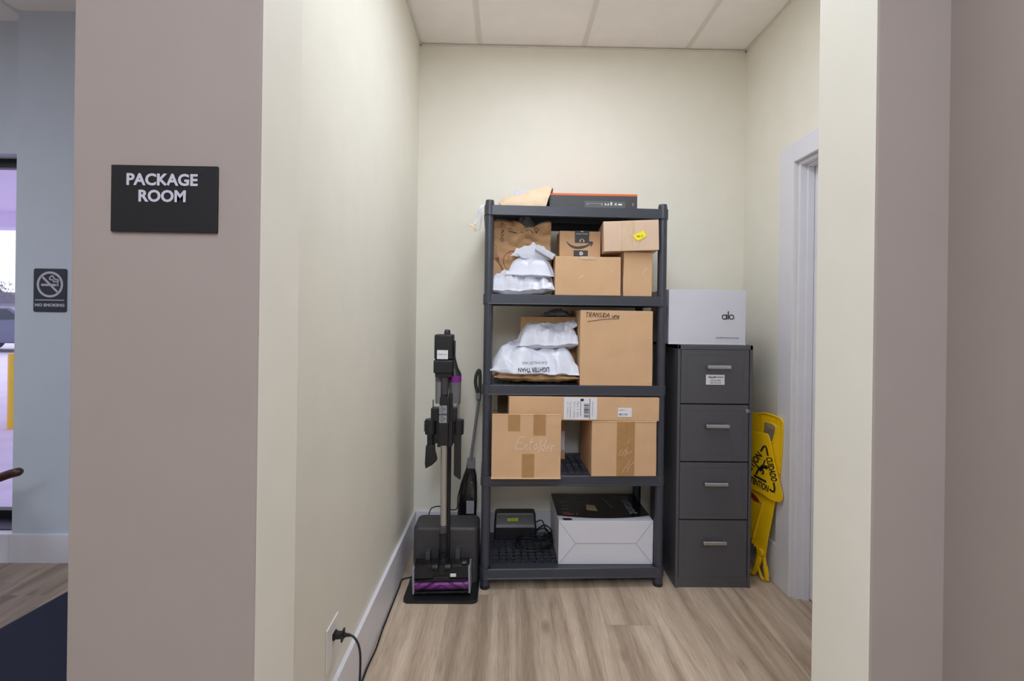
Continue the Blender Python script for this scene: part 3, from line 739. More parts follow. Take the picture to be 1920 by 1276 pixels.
def ink(bm):
    def seg(pts, wd=.0019): slab2(bm, stroke([lb(*p) for p in pts], wd * 1.5), at(0, -.05, 0))
    seg([(940, 429), (944, 434), (938.5, 437)]); seg([(945.5, 430.5), (941, 434)]); seg([(940, 439), (943, 440.5), (944.5, 438)]); seg([(939, 442), (942, 443)])
    seg([(939, 446), (944, 446.5), (945, 450), (941.5, 452), (938.5, 449.5), (939, 446)])
    seg([(953.5, 432.5), (969, 437)], .0026); seg([(939.5, 424), (941, 418), (946, 421)]); seg([(952, 430), (956, 427), (961, 430)])
    seg([(1007, 426.5), (1001.5, 431), (1007.5, 437.5)]); seg([(1011, 428.5), (1004, 437)]); seg([(986, 434), (993, 433), (1000, 439)]); seg([(976, 434), (980, 436)])
on_bag(ink, 'pen_writing', INK)
m5 = mailer('poly_mailer', 'grey crumpled film bag poking out of the paper bag', .13, .10, .10, 21, (P(985, 420, YBG + .07).x, YBG + .075, P(985, 424, YBG + .07).z - .03), (0, 0, .3), Z2 + .05, m=POLYG, wr=.016, ws=16, up=.6, nx=60, ny=46, ymin=YBG + .02, ymax=YBG + .135)

# --- third tier
Z3 = TOPS[2]
Y = 2.35
t, w_, h_, _ = carton('cardboard_box', 'big square cardboard box with marker writing on the right of the third tier', 1087.5, 1224, 582, Y, Z3, .34, math.radians(.8), seed=9, group=g)
bm = B(); x_, z_ = L2(t, 1130, 590.5, Y); handwrite(bm, 'TRANSIDA una', .021, x_ - .086, z_ - .008, -.0024, .0024, .170, -.02)
slab2(bm, stroke([L2(t, 1101, 602.5, Y), L2(t, 1130, 598.5, Y), L2(t, 1161, 597, Y)], .0022), at(0, -.0024, 0))
obj('marker_writing', bm, INK, t, flat=True)
bm = B(); slab2(bm, [L2(t, 1206, 717, Y), L2(t, 1222, 712.5, Y), L2(t, 1223, 715, Y), L2(t, 1210, 718, Y)], at(0, -.0022, 0)); obj('torn_corner', bm, CARDE, t, flat=True)
BIGX0 = t.location.x - w_ / 2
t, w_, h_, _ = carton('kraft_box', 'brown kraft box standing upright behind the white mailers of the third tier', 976, 1084, 593, 2.50, Z3, .16, 0, m=KRAFT, seed=11, bulge=.004)
zkt = Z3 + h_
m8 = mailer('poly_mailer', 'grey film bag lying folded on the kraft box under the tier', .16, .12, .03, 31, (P(1045, 585, 2.53).x, 2.565, zkt + .008), (0, 0, 0), zkt + .0015, m=POLYG, wr=.010, ws=18, up=.8, nx=60, ny=46)
kb = px_mailer('padded_mailer', 'brown kraft padded mailer at the bottom of the third tier stack', 926, 1086, 719, 695, 2.34, .28, 12, Z3, m=KRAFT, wr=.018, ws=12, up=.6, tk=.058, edge=.018, xmax=BIGX0 - .004, pv=4, zc=Z3 + .030)
big = px_mailer('poly_mailer', 'large puffy white mailer with upside-down LIGHTER THAN print', 919, 1092, 703, 650, 2.325, .33, 14, Z3 + .050, wr=.020, ws=8, up=.82, tk=.135, pv=4.0, pu=7, edge=.018, rot=(math.radians(2), math.radians(1.5), 0), zc=Z3 + .066, bow=.03, xmax=BIGX0 - .003, ymax=2.485)
def on_obj(target, build, name, m, off=.0014):
    bm = B(); build(bm); project_on(bm, target, off=off, sub=.006); return obj(name, bm, m, target, flat=True)
bo = Vector(big.location)
def txt(bm):
    p = P(1001, 693, 2.325) - bo; text_bm(bm, 'LIGHTER THAN', .030, at(p.x, -.4, p.z, PI + .02), w=.152, off=.022, ext=.0003)
on_obj(big, txt, 'print', INK)
def txt2(bm):
    p = P(1003, 680, 2.335) - bo; text_bm(bm, 'OUR SMALLEST BAG', .018, at(p.x, -.4, p.z, PI + .02), w=.125, ext=.0003)
on_obj(big, txt2, 'small_print', GREYINK)
top3 = px_mailer('poly_mailer', 'white film mailer lying on the large LIGHTER THAN mailer', 969, 1093, 664, 608, 2.365, .26, 17, Z3 + .168, wr=.020, ws=9, up=.74, tk=.122, pv=3.6, pu=6, edge=.022, rot=(math.radians(3), math.radians(-1), math.radians(2)), zc=Z3 + .200, xmax=BIGX0 - .004, ymax=2.485)
m9 = mailer('poly_mailer', 'small grey-white mailer corner rolled up behind the upper white mailer', .10, .08, .03, 41, (P(1066, 620, 2.52).x - .004, 2.458, Z3 + .285), (math.radians(20), math.radians(-28), .2), Z3 + .24, m=POLY, wr=.008, ws=18, nx=50, ny=40, xmax=BIGX0 - .003)

# --- fourth tier
Z4 = TOPS[3]
Y = 2.345
t, w_, h_, _ = carton('cardboard_box', 'cardboard box with one wide vertical brown tape strip, right of the fourth tier', 1109, 1231.5, 789, Y, Z4, .30, math.radians(2), seed=15, group=g)
RB_TOP = Z4 + h_
a = L2(t, 1157, 789, Y); b_ = L2(t, 1189, 897, Y)
strip(t, 'packing_tape', a[0], b_[0], .002, h_ + .001, TAPEC, y=-.0016, top=(h_, .28))
rs = random.Random(5); ln = []
for k in range(9):
    px, py = 1160 + rs.random() * 22, 845 + rs.random() * 42; ln.append([L2(t, px, py, Y), L2(t, px + 3 + rs.random() * 6, py - 6 - rs.random() * 8, Y)])
scratch(t, ln + [[L2(t, 1176, 832, Y), L2(t, 1180, 822, Y)]], .0009)
bm = B(); box(bm, -w_ / 2, w_ / 2, -.003, 0, h_ - .004, h_ + .0008, bev=.001); obj('flap_edge', bm, CARDE, t)
Y = 2.300
t, w_, h_, _ = carton('cardboard_box', 'cardboard box with three brown tape strips and scratched writing, left of the fourth tier', 922, 1051.5, 776, Y, Z4, .30, math.radians(1.2), seed=13, group=g, z1=RB_TOP)
LB_TOP = Z4 + h_; hf = P(987, 776, Y).z - Z4
bm = B(); box(bm, -w_ / 2, w_ / 2, -.004, .0, .002, hf, bev=.0012); rough_up(bm, .0006, 20); obj('front_panel', bm, CARD, t)
for x0, x1, y0, y1 in ((953, 975, 776, 807), (1000.5, 1023, 776, 815), (979, 1001, 850, 898)):
    a = L2(t, x0, y0, Y); b_ = L2(t, x1, y1, Y)
    strip(t, 'packing_tape', a[0], b_[0], max(b_[1], .002), min(a[1], hf), TAPEC, y=-.0052)
bm = B(); x_, z_ = L2(t, 1003, 833, Y)
handwrite(bm, 'Extolder', .056, x_ - .092, z_ - .016, -.0066, .0019, .190, -.09, .3, 4); obj('chalk_writing', bm, WHITEINK, t, flat=True)
bm = B(); box(bm, -w_ / 2 - .002, w_ / 2 + .001, -.009, 0, 0.0005, .006, bev=.001); box(bm, -w_ / 2, w_ / 2, -.0055, 0, hf - .003, hf + .001, bev=.001); obj('flap_edge', bm, CARDE, t)
scratch(t, [[L2(t, 926, 839, Y), L2(t, 940, 837, Y)], [L2(t, 1025, 797.5, Y), L2(t, 1048, 797, Y)], [L2(t, 1040, 844, Y), L2(t, 1050, 845, Y)]], .0010, CARDE)
for c_ in t.children:
    if c_.name.startswith('scuff'): c_.location.y = -.004
LBX = t
# brown box with a white label between them, further back
t, w_, h_, _ = carton('cardboard_box', 'brown box with a white side label glimpsed between the two fourth-tier boxes', 960, 1059.5, 792, 2.62, Z4, .09, 0, seed=16, m=CARD, z1=Z4 + .24)
bm = B(); box(bm, w_ / 2 - .05, w_ / 2 - .002, -.003, -.002, .05, .155); lbm = obj('shipping_label', bm, PAPER, t)
# dark board box lying on the left box, and the long flat box on both
LONGZ = RB_TOP + .003
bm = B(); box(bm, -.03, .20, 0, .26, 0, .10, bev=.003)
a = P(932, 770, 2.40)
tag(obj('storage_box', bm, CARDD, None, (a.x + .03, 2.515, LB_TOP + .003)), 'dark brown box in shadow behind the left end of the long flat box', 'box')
Y = 2.335
t, w_, h_, _ = carton('cardboard_box', 'long flat cardboard box with a shipping label laid across the two fourth-tier boxes', 954, 1237.5, 744, Y, LONGZ, .15, math.radians(2.2), seed=18, group=g, z1=P(1095, 744, Y).z)
t.rotation_euler = (0, math.radians(.35), math.radians(2.2))
a = L2(t, 1057, 746, Y); b_ = L2(t, 1119, 786, Y)
bm = B(); box(bm, a[0], b_[0], -.003, -.0022, b_[1], h_ - .001); lab = obj('shipping_label', bm, PAPER, t)
def q2(x, y): return L2(t, x, y, Y)
bm = B()
rs = random.Random(3)
def bar(x0, y0, x1, y1, yy=-.0036):
    a, b_ = q2(x0, y0), q2(x1, y1); box(bm, a[0], b_[0], yy, yy + .0006, b_[1], a[1])
bar(1088, 747, 1094, 751.5)
y = 756
while y < 781:
    h = rs.choice((.6, 1.0, 1.7)); bar(1094.5, y, 1104, y + h); y += h + rs.choice((.6, .9, 1.4))
bar(1105.2, 747, 1105.7, 785); bar(1088.2, 748, 1088.6, 780)
obj('barcode', bm, INK, lab, flat=True)
bm = B()
for px, s, tx in ((1064, .009, '11 WEST 1 ST'), (1069, .011, 'MIAMI FL 331'), (1076.5, .016, 'FLM 1 11A'), (1083, .016, '155 1 102'), (1111, .009, 'TRACKING')):
    x_, z_ = q2(px, 767); text_bm(bm, tx, s * .8, at(x_, -.0032, z_, PI / 2), w=.075)
obj('label_text', bm, GREYINK, lab, flat=True)
a = q2(1159, 764); b_ = q2(1185, 781.5)
bm = B(); box(bm, a[0], b_[0], -.003, -.0022, b_[1], a[1]); l2 = obj('paper_label', bm, PAPER, t)
bm = B(); x_, z_ = q2(1167, 768); text_bm(bm, 'Storage 11', .0075, at(x_, -.0032, z_), w=.030); x_, z_ = q2(1169, 776.5); text_bm(bm, 'M3 3.42', .012, at(x_, -.0032, z_), w=.040, off=.01)
obj('label_text', bm, INK, l2, flat=True)

# --- bottom tier
Z5 = TOPS[4]
Y = 2.385
t = thing('appliance_box', 'white-ended black appliance box with picture print on the bottom tier', 'box')
pm = 1010; a, b_ = P(1047, pm, Y), P(1225, pm, Y); zt = P(1136, 976, Y).z; w_ = b_.x - a.x; h_ = zt - Z5; dd = .36
t.location = ((a.x + b_.x) / 2, Y, Z5 + .0005); t.rotation_euler = (0, 0, math.radians(.8))
bm = carton_bm(w_, h_, dd, .0012, 20)
for f in bm.faces:
    f.material_index = 0
body = obj('carton_body', bm, [WBOX, BLKG], t)
bm = B(); bl_ = [(-w_ / 2 + .004, h_ - .004), (-w_ / 2 + .086, h_ * .48), (w_ / 2 - .086, h_ * .48), (w_ / 2 - .004, h_ - .004)]
for ln_ in (bl_[:2], bl_[1:3], bl_[2:], [bl_[1], (-w_ / 2 + .004, .004)], [bl_[2], (w_ / 2 - .004, .004)]): slab2(bm, stroke(ln_, .0011), at(0, -.0014, 0))
obj('fold_line', bm, GREYINK, t, flat=True)
# black top sheet with curved front edge + prints
TOPM = Matrix.Translation((0, 0, h_ + .0014))
def topslab(bm, outline, z=.0004, th=.0004, mi=0):
    return prism(bm, outline, th, Matrix.Translation((0, 0, h_ + .0012 + z)) @ Matrix.Rotation(-PI / 2, 4, 'X') @ Matrix.Diagonal((1, 1, -1, 1)) , mi)
def sheet(bm, pts, z):
    lo = [bm.verts.new((x, y, h_ + z)) for x, y in pts]; hi = [bm.verts.new((x, y, h_ + z + .0005)) for x, y in pts]
    bm.faces.new(lo[::-1]); bm.faces.new(hi)
    for k in range(len(pts)): bm.faces.new((lo[k], lo[(k + 1) % len(pts)], hi[(k + 1) % len(pts)], hi[k]))
bm = B(); crv = [(-w_ / 2 + w_ * k / 24, .062 - .034 * (1 - (2 * k / 24 - 1) ** 2)) for k in range(25)]
sheet(bm, crv + [(w_ / 2, dd), (-w_ / 2, dd)], .0012); tops = obj('top_print', bm, BLKG, t, flat=True)
bm = B(); TM = Matrix.Translation((0, 0, h_ + .0019))
text_bm(bm, 'COMPACT', .022, TM @ Matrix.Translation((-.155, .325, 0)), w=.10); text_bm(bm, '12 CUP RICE MAKER', .022, TM @ Matrix.Translation((-.145, .295, 0)), w=.13)
for q in range(4): text_bm(bm, 'BREW', .014, TM @ Matrix.Translation((-.185, .23 - q * .045, 0)), w=.035)
text_bm(bm, 'Instant', .075, TM @ Matrix.Translation((.165, .20, 0)) @ Matrix.Rotation(-PI / 2, 4, 'Z'), w=.24, off=.02)
obj('top_lettering', bm, GREYINK, tops, flat=True)
bm = B(); text_bm(bm, 'SMART  B', .020, TM @ Matrix.Translation((-.165, .075, 0)), w=.075, off=.03); obj('red_lettering', bm, mat('red_label_ink', (190, 60, 70), .5), tops, flat=True)
bm = B(); sheet(bm, [(-.075, .13), (-.02, .115), (-.02, .19), (-.065, .20)], .002); obj('coffee_picture', bm, mat('tan_print', (168, 150, 116), .5), tops, flat=True)
bm = B(); sheet(bm, arc_band(-.07, .29, .030, .034, 0, 2 * PI - .01, 24), .002); sheet(bm, [(.03, .30), (.045, .30), (.075, .15), (.062, .15)], .002); obj('appliance_picture', bm, DGREY, tops, flat=True)
bm = B(); sheet(bm, [(-w_ / 2 + .026, .004), (-w_ / 2 + .066, .004), (-w_ / 2 + .070, .016), (-w_ / 2 + .058, .026), (-w_ / 2 + .020, .026)], .002)
obj('tag', bm, BLK, tops, flat=True)
# black electronic device with cord
Y = 2.635
a = P(925, 976, Y); b_ = P(1005, 976, Y); zt = P(962, 953, Y + .09).z; w_ = b_.x - a.x; h_ = zt - Z5
t = thing('power_adapter', 'black electronic device with a yellow-green label at left of the bottom tier', 'electronic device', ((a.x + b_.x) / 2 + .004, Y, Z5), math.radians(1))
bm = B(); rings = [[Vector((x, y, z)) for x, y in rrect(w_ - 2 * i_, .10 - 2 * i_ - f_, .012, 4, 0, .05 + f_ / 2)] for z, i_, f_ in ((0, .004, 0), (.006, 0, 0), (h_ * .5, 0, 0), (h_ * .62, .002, .01), (h_ - .008, .004, .02), (h_, .010, .02))]
loft(bm, rings)
for k in range(7): box(bm, w_ * .1 + k * .008, w_ * .1 + k * .008 + .003, -.001, .01, .015, h_ * .4, bev=.0008)
obj('housing', bm, BLK, t)
bm = B(); box(bm, -.044, .016, .0135, .0155, h_ * .72, h_ * .72 + .016, bev=.0006); o = obj('rating_label', bm, mat('yellow_green_label', (190, 196, 44), .5), t); o['label'] = 'yellow-green label strip'
bm = B(); text_bm(bm, '- 10.8 V -', .012, at(-.014, .0130, h_ * .72 + .008), w=.048); obj('label_text', bm, INK, o, flat=True)
tl = Vector(t.location)
def gq(px, py, z):
    p = G(px, py, Z5 + z); p.x = min(p.x, P(1047, 1010, 2.385).x - .016); return p - tl
bm = B()
c = [Vector((w_ / 2 - .006, .03, .085)), Vector((w_ / 2 + .03, .02, .10)), Vector((w_ / 2 + .05, .0, .06)), gq(1043, 1005, .012), gq(1038, 1022, .006), gq(1010, 1032, .006), gq(975, 1030, .006), gq(966, 1016, .010), gq(985, 1008, .014), gq(1020, 1012, .016), gq(1036, 1002, .03), gq(1020, 990, .04), gq(1004, 998, .03), gq(1012, 1012, .02), gq(1028, 1008, .04)]
tube(bm, smooth_path(c, 9), .0036, 8)
tube(bm, smooth_path([p + Vector((.008, .012, .012)) for p in c[3:13]], 9), .0036, 8)
cdo = obj('power_cord', bm, RUBBER, t)
bm = B(); pg = gq(1022, 1003, .05); Mp = Matrix.Translation(pg) @ Euler((0, math.radians(-55), math.radians(-30))).to_matrix().to_4x4()
box(bm, -.018, .018, -.011, .011, -.008, .008, bev=.004, M=Mp); obj('plug', bm, BLK, cdo)
for s in (-.006, .006):
    bm = B(); box(bm, .017, .034, s - .0008, s + .0008, -.003, .003, M=Mp); obj('plug_blade', bm, CHROME, cdo)

# --- top tier
Z1 = TOPS[0]
Y = 2.47
t, w_, h_, body = carton('printed_box', 'flat dark grey box with an orange top edge on the top tier', 1030, 1195, 363, Y, Z1 + .001, .20, 0, m=mat('dark_grey_printed_board', (72, 72, 76), .4), seed=22, bulge=.0006, z1=P(1112, 363.5, Y).z)
zz = h_
bm = B(); box(bm, -w_ / 2, w_ / 2, -.0010, .001, zz - .0085, zz + .0006); box(bm, -w_ / 2, w_ / 2, -.0010, .2, zz + .0002, zz + .0012); o = obj('orange_stripe', bm, ORANGE, t); o['label'] = 'orange stripe along the top edge'
bm = B(); a = L2(t, 1096, 376.5, Y); b_ = L2(t, 1172, 390, Y); box(bm, a[0], b_[0], -.0016, -.001, max(.002, b_[1]), a[1]); pn = obj('icon_panel', bm, mat('grey_panel_print', (96, 98, 102), .4), t)
bm = B()
def ic(x0, y0, x1, y1):
    a, b_ = L2(t, x0, y0, Y), L2(t, x1, y1, Y); box(bm, a[0], b_[0], -.0022, -.0016, b_[1], a[1])
ic(1101, 381, 1129, 381.7); ic(1101, 381, 1101.7, 384); ic(1128, 381, 1129, 385); ic(1134, 381, 1136, 385); ic(1137.5, 383, 1139, 385); ic(1140, 381, 1141.5, 385); ic(1144.5, 379, 1147.5, 385); ic(1152, 382, 1153.5, 384); ic(1154, 380.5, 1155.7, 385.5); ic(1159, 382, 1166, 385); ic(1186.5, 380.5, 1187.1, 386)
obj('icons', bm, WHITEINK, pn, flat=True)
# crumpled tan paper mailer
def ribbon_sheet(fn, nu, nv, th=.0015):
    bm = B(); V = [[[bm.verts.new(fn(i / nu, j / nv) + Vector((0, 0, s * th))) for j in range(nv + 1)] for i in range(nu + 1)] for s in (0, 1)]
    for s in (0, 1):
        for i in range(nu):
            for j in range(nv):
                q = (V[s][i][j], V[s][i + 1][j], V[s][i + 1][j + 1], V[s][i][j + 1]); bm.faces.new(q if s else q[::-1])
    rim = [(i, 0) for i in range(nu)] + [(nu, j) for j in range(nv)] + [(i, nv) for i in range(nu, 0, -1)] + [(0, j) for j in range(nv, 0, -1)]
    for k in range(len(rim)):
        a, b_ = rim[k], rim[(k + 1) % len(rim)]; bm.faces.new((V[0][a[0]][a[1]], V[0][b_[0]][b_[1]], V[1][b_[0]][b_[1]], V[1][a[0]][a[1]]))
    return bm
t = thing('paper_mailer', 'torn pale tan paper mailer lying open on the left of the top tier', 'mailer', (P(985, 380, 2.40).x, 2.40, Z1))
toff = Vector(t.location)
prof = [(934, 381.5), (945, 371), (958, 367.5), (972, 366), (986, 362.5), (998, 356.5), (1012, 354.5), (1024, 350.5), (1031, 350), (1035, 353)]
def sheet_fn(u, v):
    k = u * (len(prof) - 1); i = min(len(prof) - 2, int(k)); f = k - i
    px = prof[i][0] * (1 - f) + prof[i + 1][0] * f; py = prof[i][1] * (1 - f) + prof[i + 1][1] * f
    pt = P(px, py, 2.44) ; s = v
    px2 = 942 + (px - 934) * (.76 if px < 1030 else .80); base_ = Vector((P(px2, 383, 2.385).x, 2.375, Z1 + .002))
    q = base_.lerp(pt, s); q.y += -.018 * math.sin(s * PI) + .004 * noise.noise(q * 20)
    q.z = max(Z1 + .002, q.z + .003 * noise.noise(q * 25)); return q - toff
bm = ribbon_sheet(sheet_fn, 40, 14, .003); obj('front_sheet', bm, KRAFTL, t, ang=60)
def back_fn(u, v):
    k = u * (len(prof) - 1); i = min(len(prof) - 2, int(k)); f = k - i
    px = prof[i][0] * (1 - f) + prof[i + 1][0] * f; py = prof[i][1] * (1 - f) + prof[i + 1][1] * f
    pt = P(px + 1.0, py + .8, 2.455); q = Vector((pt.x + .004, pt.y + v * .15, pt.z)).lerp(Vector((pt.x + .01, pt.y + .16, Z1 + .003)), v ** 1.4); q.z = max(Z1 + .003, q.z + .003 * noise.noise(q * 18)); return q - toff
bm = ribbon_sheet(back_fn, 40, 14, .003); obj('back_sheet', bm, PAPER, t, ang=60)
bm = B()
tube(bm, smooth_path([P(1034, 354, 2.437) - toff, P(1030, 364, 2.425) - toff, P(1022, 374, 2.41) - toff, P(1013, 382, 2.395) - toff], 8), .0025, 6); obj('torn_edge', bm, PAPER, t)
# small white carton behind it and a hanging paper strip at the left corner
t2, w_, h_, _ = carton('white_box', 'white box edge peeking up behind the torn tan paper mailer', 964, 1000, 357, 2.62, Z1 + .001, .10, 0, m=WBOX, seed=25, bulge=.0005)
t = thing('paper_strip', 'twisted pale paper strip dangling off the left end of the top tier', 'paper strip', P(903, 388, 2.44))
toff = Vector(t.location)
def strip_fn(path, wd):
    sp_ = smooth_path([P(*p[:2], p[2]) - toff for p in path], 8)
    def fn(u, v):
        k = u * (len(sp_) - 1); i = min(len(sp_) - 2, int(k)); q = sp_[i].lerp(sp_[i + 1], k - i)
        d = Vector((.85, .35, .25)); return q + d * (v - .5) * wd * (1 + .3 * math.sin(u * 9))
    return fn
bm = ribbon_sheet(strip_fn([(906, 384, 2.43), (900, 392, 2.42), (895, 408, 2.42), (889, 422, 2.41), (885, 424, 2.42)], .018), 30, 4, .0012)
obj('long_tail', bm, PAPER, t, ang=60)
bm = ribbon_sheet(strip_fn([(880, 421, 2.42), (888, 424, 2.40), (892, 434, 2.40)], .016), 14, 4, .0012); obj('short_tail', bm, KRAFTL, t, ang=60)
bm = ribbon_sheet(strip_fn([(892, 434, 2.40), (899, 430, 2.42), (902, 418, 2.43), (903, 398, 2.43)], .010), 20, 4, .0012); obj('loop', bm, PAPER, t, ang=60)
bm = B(); box(bm, 0, .04, 0, .05, 0, .003, bev=.001); 
tag(obj('paper_scrap', bm, PAPER, None, (P(920, 378, 2.42).x, 2.40, Z1 + .0005), (0, math.radians(-8), .2)), 'small white paper scrap by the left post cap on the top tier', 'paper')
# ------------------------------------------------------------------ filing cabinet
Y = 2.36; x0, x1 = .849, 1.222; W = x1 - x0; H = 1.200; D = .405
t = thing('filing_cabinet', 'charcoal metal four-drawer filing cabinet carrying a white box', 'filing cabinet', ((x0 + x1) / 2, Y, 0))
bm = B()
box(bm, -W / 2, -W / 2 + .014, .0, D, 0, H, bev=.0012); box(bm, W / 2 - .014, W / 2, .0, D, 0, H, bev=.0012); box(bm, -W / 2, W / 2, 0, D, H - .022, H, bev=.0015)
box(bm, -W / 2 + .013, W / 2 - .013, .004, D, .0, .052, bev=.001); box(bm, -W / 2 + .013, W / 2 - .013, D - .004, D, .05, H - .02); box(bm, -W / 2 + .013, W / 2 - .013, .03, D - .01, .055, H - .03)
obj('cabinet_body', bm, CAB, t)
zs = [P(1340, v, Y).z for v in (654, 757.5, 866, 974.5, 1083)]
hyz = [P(1343, v, Y).z for v in (687, 797, 905, 1014)]
for i in range(4):
    zt, zb = zs[i] - .003, zs[i + 1] + .003
    bm = B(); box(bm, -W / 2 + .017, W / 2 - .017, .002, .028, zb, zt, bev=.002); dw = obj('drawer', bm, CAB, t)
    bm = B(); m_ = .028
    xa, xb = -W / 2 + .017 + m_, W / 2 - .017 - m_
    for a_ in ((xa, xb, zt - m_, zt - m_ + .0015), (xa, xb, zb + m_, zb + m_ + .0015)): box(bm, a_[0], a_[1], .0012, .0022, a_[2], a_[3], bev=.0004)
    for a_ in ((xa, xa + .0015), (xb - .0015, xb)): box(bm, a_[0], a_[1], .0012, .0022, zb + m_, zt - m_, bev=.0004)
    obj('drawer_panel_line', bm, CAB, dw)
    hx = P(1343.5 - i * 1.2, 800, Y).x - (x0 + x1) / 2
    bm = B(); z_ = hyz[i]
    box(bm, hx - .058, hx + .058, -.028, -.018, z_ - .009, z_ + .009, bev=.004, seg=3)
    for s in (-1, 1): box(bm, hx + s * .052 - .006, hx + s * .052 + .006, -.022, .003, z_ - .007, z_ + .007, bev=.003)
    obj('handle', bm, CHROME, dw)
    if i == 0:
        a = P(1324, 702, Y); b_ = P(1358.5, 721, Y); cx0 = (x0 + x1) / 2
        bm = B(); box(bm, a.x - cx0, b_.x - cx0, .0002, .0012, b_.z, a.z); lb_ = obj('name_label', bm, PAPER, dw); mx_ = (a.x + b_.x) / 2 - cx0; mz = (a.z + b_.z) / 2
        bm = B(); text_bm(bm, 'happy', .012, at(mx_ - .020, -.0006, mz + .013), w=.034, shear=.3, off=.01); text_bm(bm, 'trimmer', .010, at(mx_ + .023, -.0006, mz + .013), w=.036)
        slab2(bm, [(mx_ - .0015, mz + .0085), (mx_ + .0035, mz + .0145), (mx_ + .001, mz + .0165), (mx_ - .0015, mz + .0145), (mx_ - .004, mz + .0165), (mx_ - .0065, mz + .0145)], at(0, -.0005, 0))
        obj('label_text', bm, INK, lb_, flat=True)
        bm = B(); text_bm(bm, '954-741-7743', .009, at(mx_ + .001, -.0006, mz - .004), w=.050); text_bm(bm, 'happytrimmer.com', .009, at(mx_ + .001, -.0006, mz - .0145), w=.056); obj('label_small_text', bm, GREYINK, lb_, flat=True)
    if i == 1:
        lp = P(1400.5, 770, Y); lx = lp.x - (x0 + x1) / 2
        bm = B(); cyl(bm, (lx, .004, lp.z), (lx, -.008, lp.z), .0095, seg=28, bev=.002); lk = obj('lock', bm, CHROME, t)
        bm = B(); box(bm, lx - .0012, lx + .0012, -.0087, -.0078, lp.z - .004, lp.z + .004); cyl(bm, (lx, -.0079, lp.z), (lx, -.0086, lp.z), .0032, seg=16); obj('keyhole', bm, INK, lk)
for sx in (-1, 1):
    for sy in (.02, D - .03): pass
# white box on the cabinet
Yb = 2.385
t, w_, h_, _ = carton('shoe_box', 'white cardboard box printed alo standing on the grey filing cabinet', 1254, 1398.5, 543, Yb, H + .001, .30, 0, m=WBOX, seed=27, bulge=.001)
bm = B()
def ring_px(px, py, r0, r1):
    x_, z_ = L2(t, px, py, Yb); s = Yb / FPX; slab2(bm, arc_band(x_, z_, r0 * s, r1 * s, 0, 2 * PI - .001, 40), at(0, -.0016, 0))
def rect_px(xa, ya, xb, yb):
    a, b_ = L2(t, xa, ya, Yb), L2(t, xb, yb, Yb); box(bm, a[0], b_[0], -.0020, -.0016, b_[1], a[1])
ring_px(1358.0, 593.9, 3.2, 4.9); rect_px(1361.3, 589.2, 1363.1, 598.7); rect_px(1364.3, 583.2, 1366.1, 598.5); ring_px(1371.5, 594.1, 3.2, 4.9)
obj('logo_lettering', bm, INK, t, flat=True)
bm = B(); x_, z_ = L2(t, 1363.5, 633, Yb); text_bm(bm, 'ACCESSORIES GIFT BEAUTY & WELL BEING', .0075, at(x_, -.0018, z_), w=.118); obj('small_lettering', bm, GREYINK, t, flat=True)
bm = B(); box(bm, -w_ / 2 - .001, w_ / 2 + .001, -.0012, .0, .0, .006, bev=.0005); obj('bottom_edge', bm, PAPER, t)

# ------------------------------------------------------------------ yellow caution sign wedged between cabinet and wall
A = Vector((1.350, 2.365, 0)); dvec = Vector((-.405, .914, 0)).normalized()
nv = Vector((-dvec.y, dvec.x, 0)); nv = nv if nv.y < 0 else -nv
def PPl(px, py, dn=0.0):
    d = ray(px, py); o_ = A + nv * dn; k = (o_ - CAM).dot(nv) / d.dot(nv); p = CAM + d * k
    return (p - A).dot(dvec), p.z
# sign frame: local x = -dvec direction reversed so that x grows to the right in the photo, y into the sign, z up
SM = Matrix.Identity(4); xr = -dvec; yr = Vector((0, 0, 1)).cross(xr)
for i in range(3): SM[i][0] = xr[i]; SM[i][1] = yr[i]; SM[i][2] = (0, 0, 1)[i]
t = thing('caution_sign', 'folded yellow plastic wet floor caution sign wedged between filing cabinet and door casing', 'caution sign', A)
t.rotation_euler = SM.to_3x3().to_euler()
def s2(px, py, dn=0.0):
    u, z = PPl(px, py, dn); return (-u, z)
outl = [(1422, 776), (1430, 774.5), (1441, 776), (1454, 780.5), (1463, 785), (1468, 792), (1468, 800), (1466.5, 843), (1461.5, 888), (1457, 915), (1446, 935)]
o2 = [s2(*p) for p in outl]; zlow = o2[-1][1]
o2 += [(-.262, zlow - .06), (-.285, s2(1461.5, 888)[1]), (-.250, s2(1422, 790)[1] + .0), (-.235, s2(1422, 776)[1] + .004)]
hole = [s2(*p) for p in ((1430, 790), (1440, 791.5), (1449, 795), (1454, 800), (1453, 808), (1448, 829), (1442, 828), (1428, 822))]
TH = .012
bm = B(); prism(bm, o2, TH, Matrix.Translation((0, .006, 0)), bev=.003, holes=[hole])
rim = [(q.x, q.y) for q in smooth_path([Vector((*s2(*p), 0)) for p in outl[:9]], 4)]
tube(bm, [Vector((x - .004, .004, z)) for x, z in rim], .0045, 8)
hp = hole + [hole[0]]; tube(bm, [Vector((x, .005, z)) for x, z in hp], .004, 8)
for k in range(9):
    px = 1428 + k * 3.6; py = 779 + max(0, (k - 3)) * 1.1; a = s2(px, py); b_ = s2(px + .4, py + 9)
    box(bm, a[0] - .0012, a[0] + .0012, .001, .006, b_[1], a[1], bev=.0005)
fp = obj('rear_panel', bm, YELLOW, t)
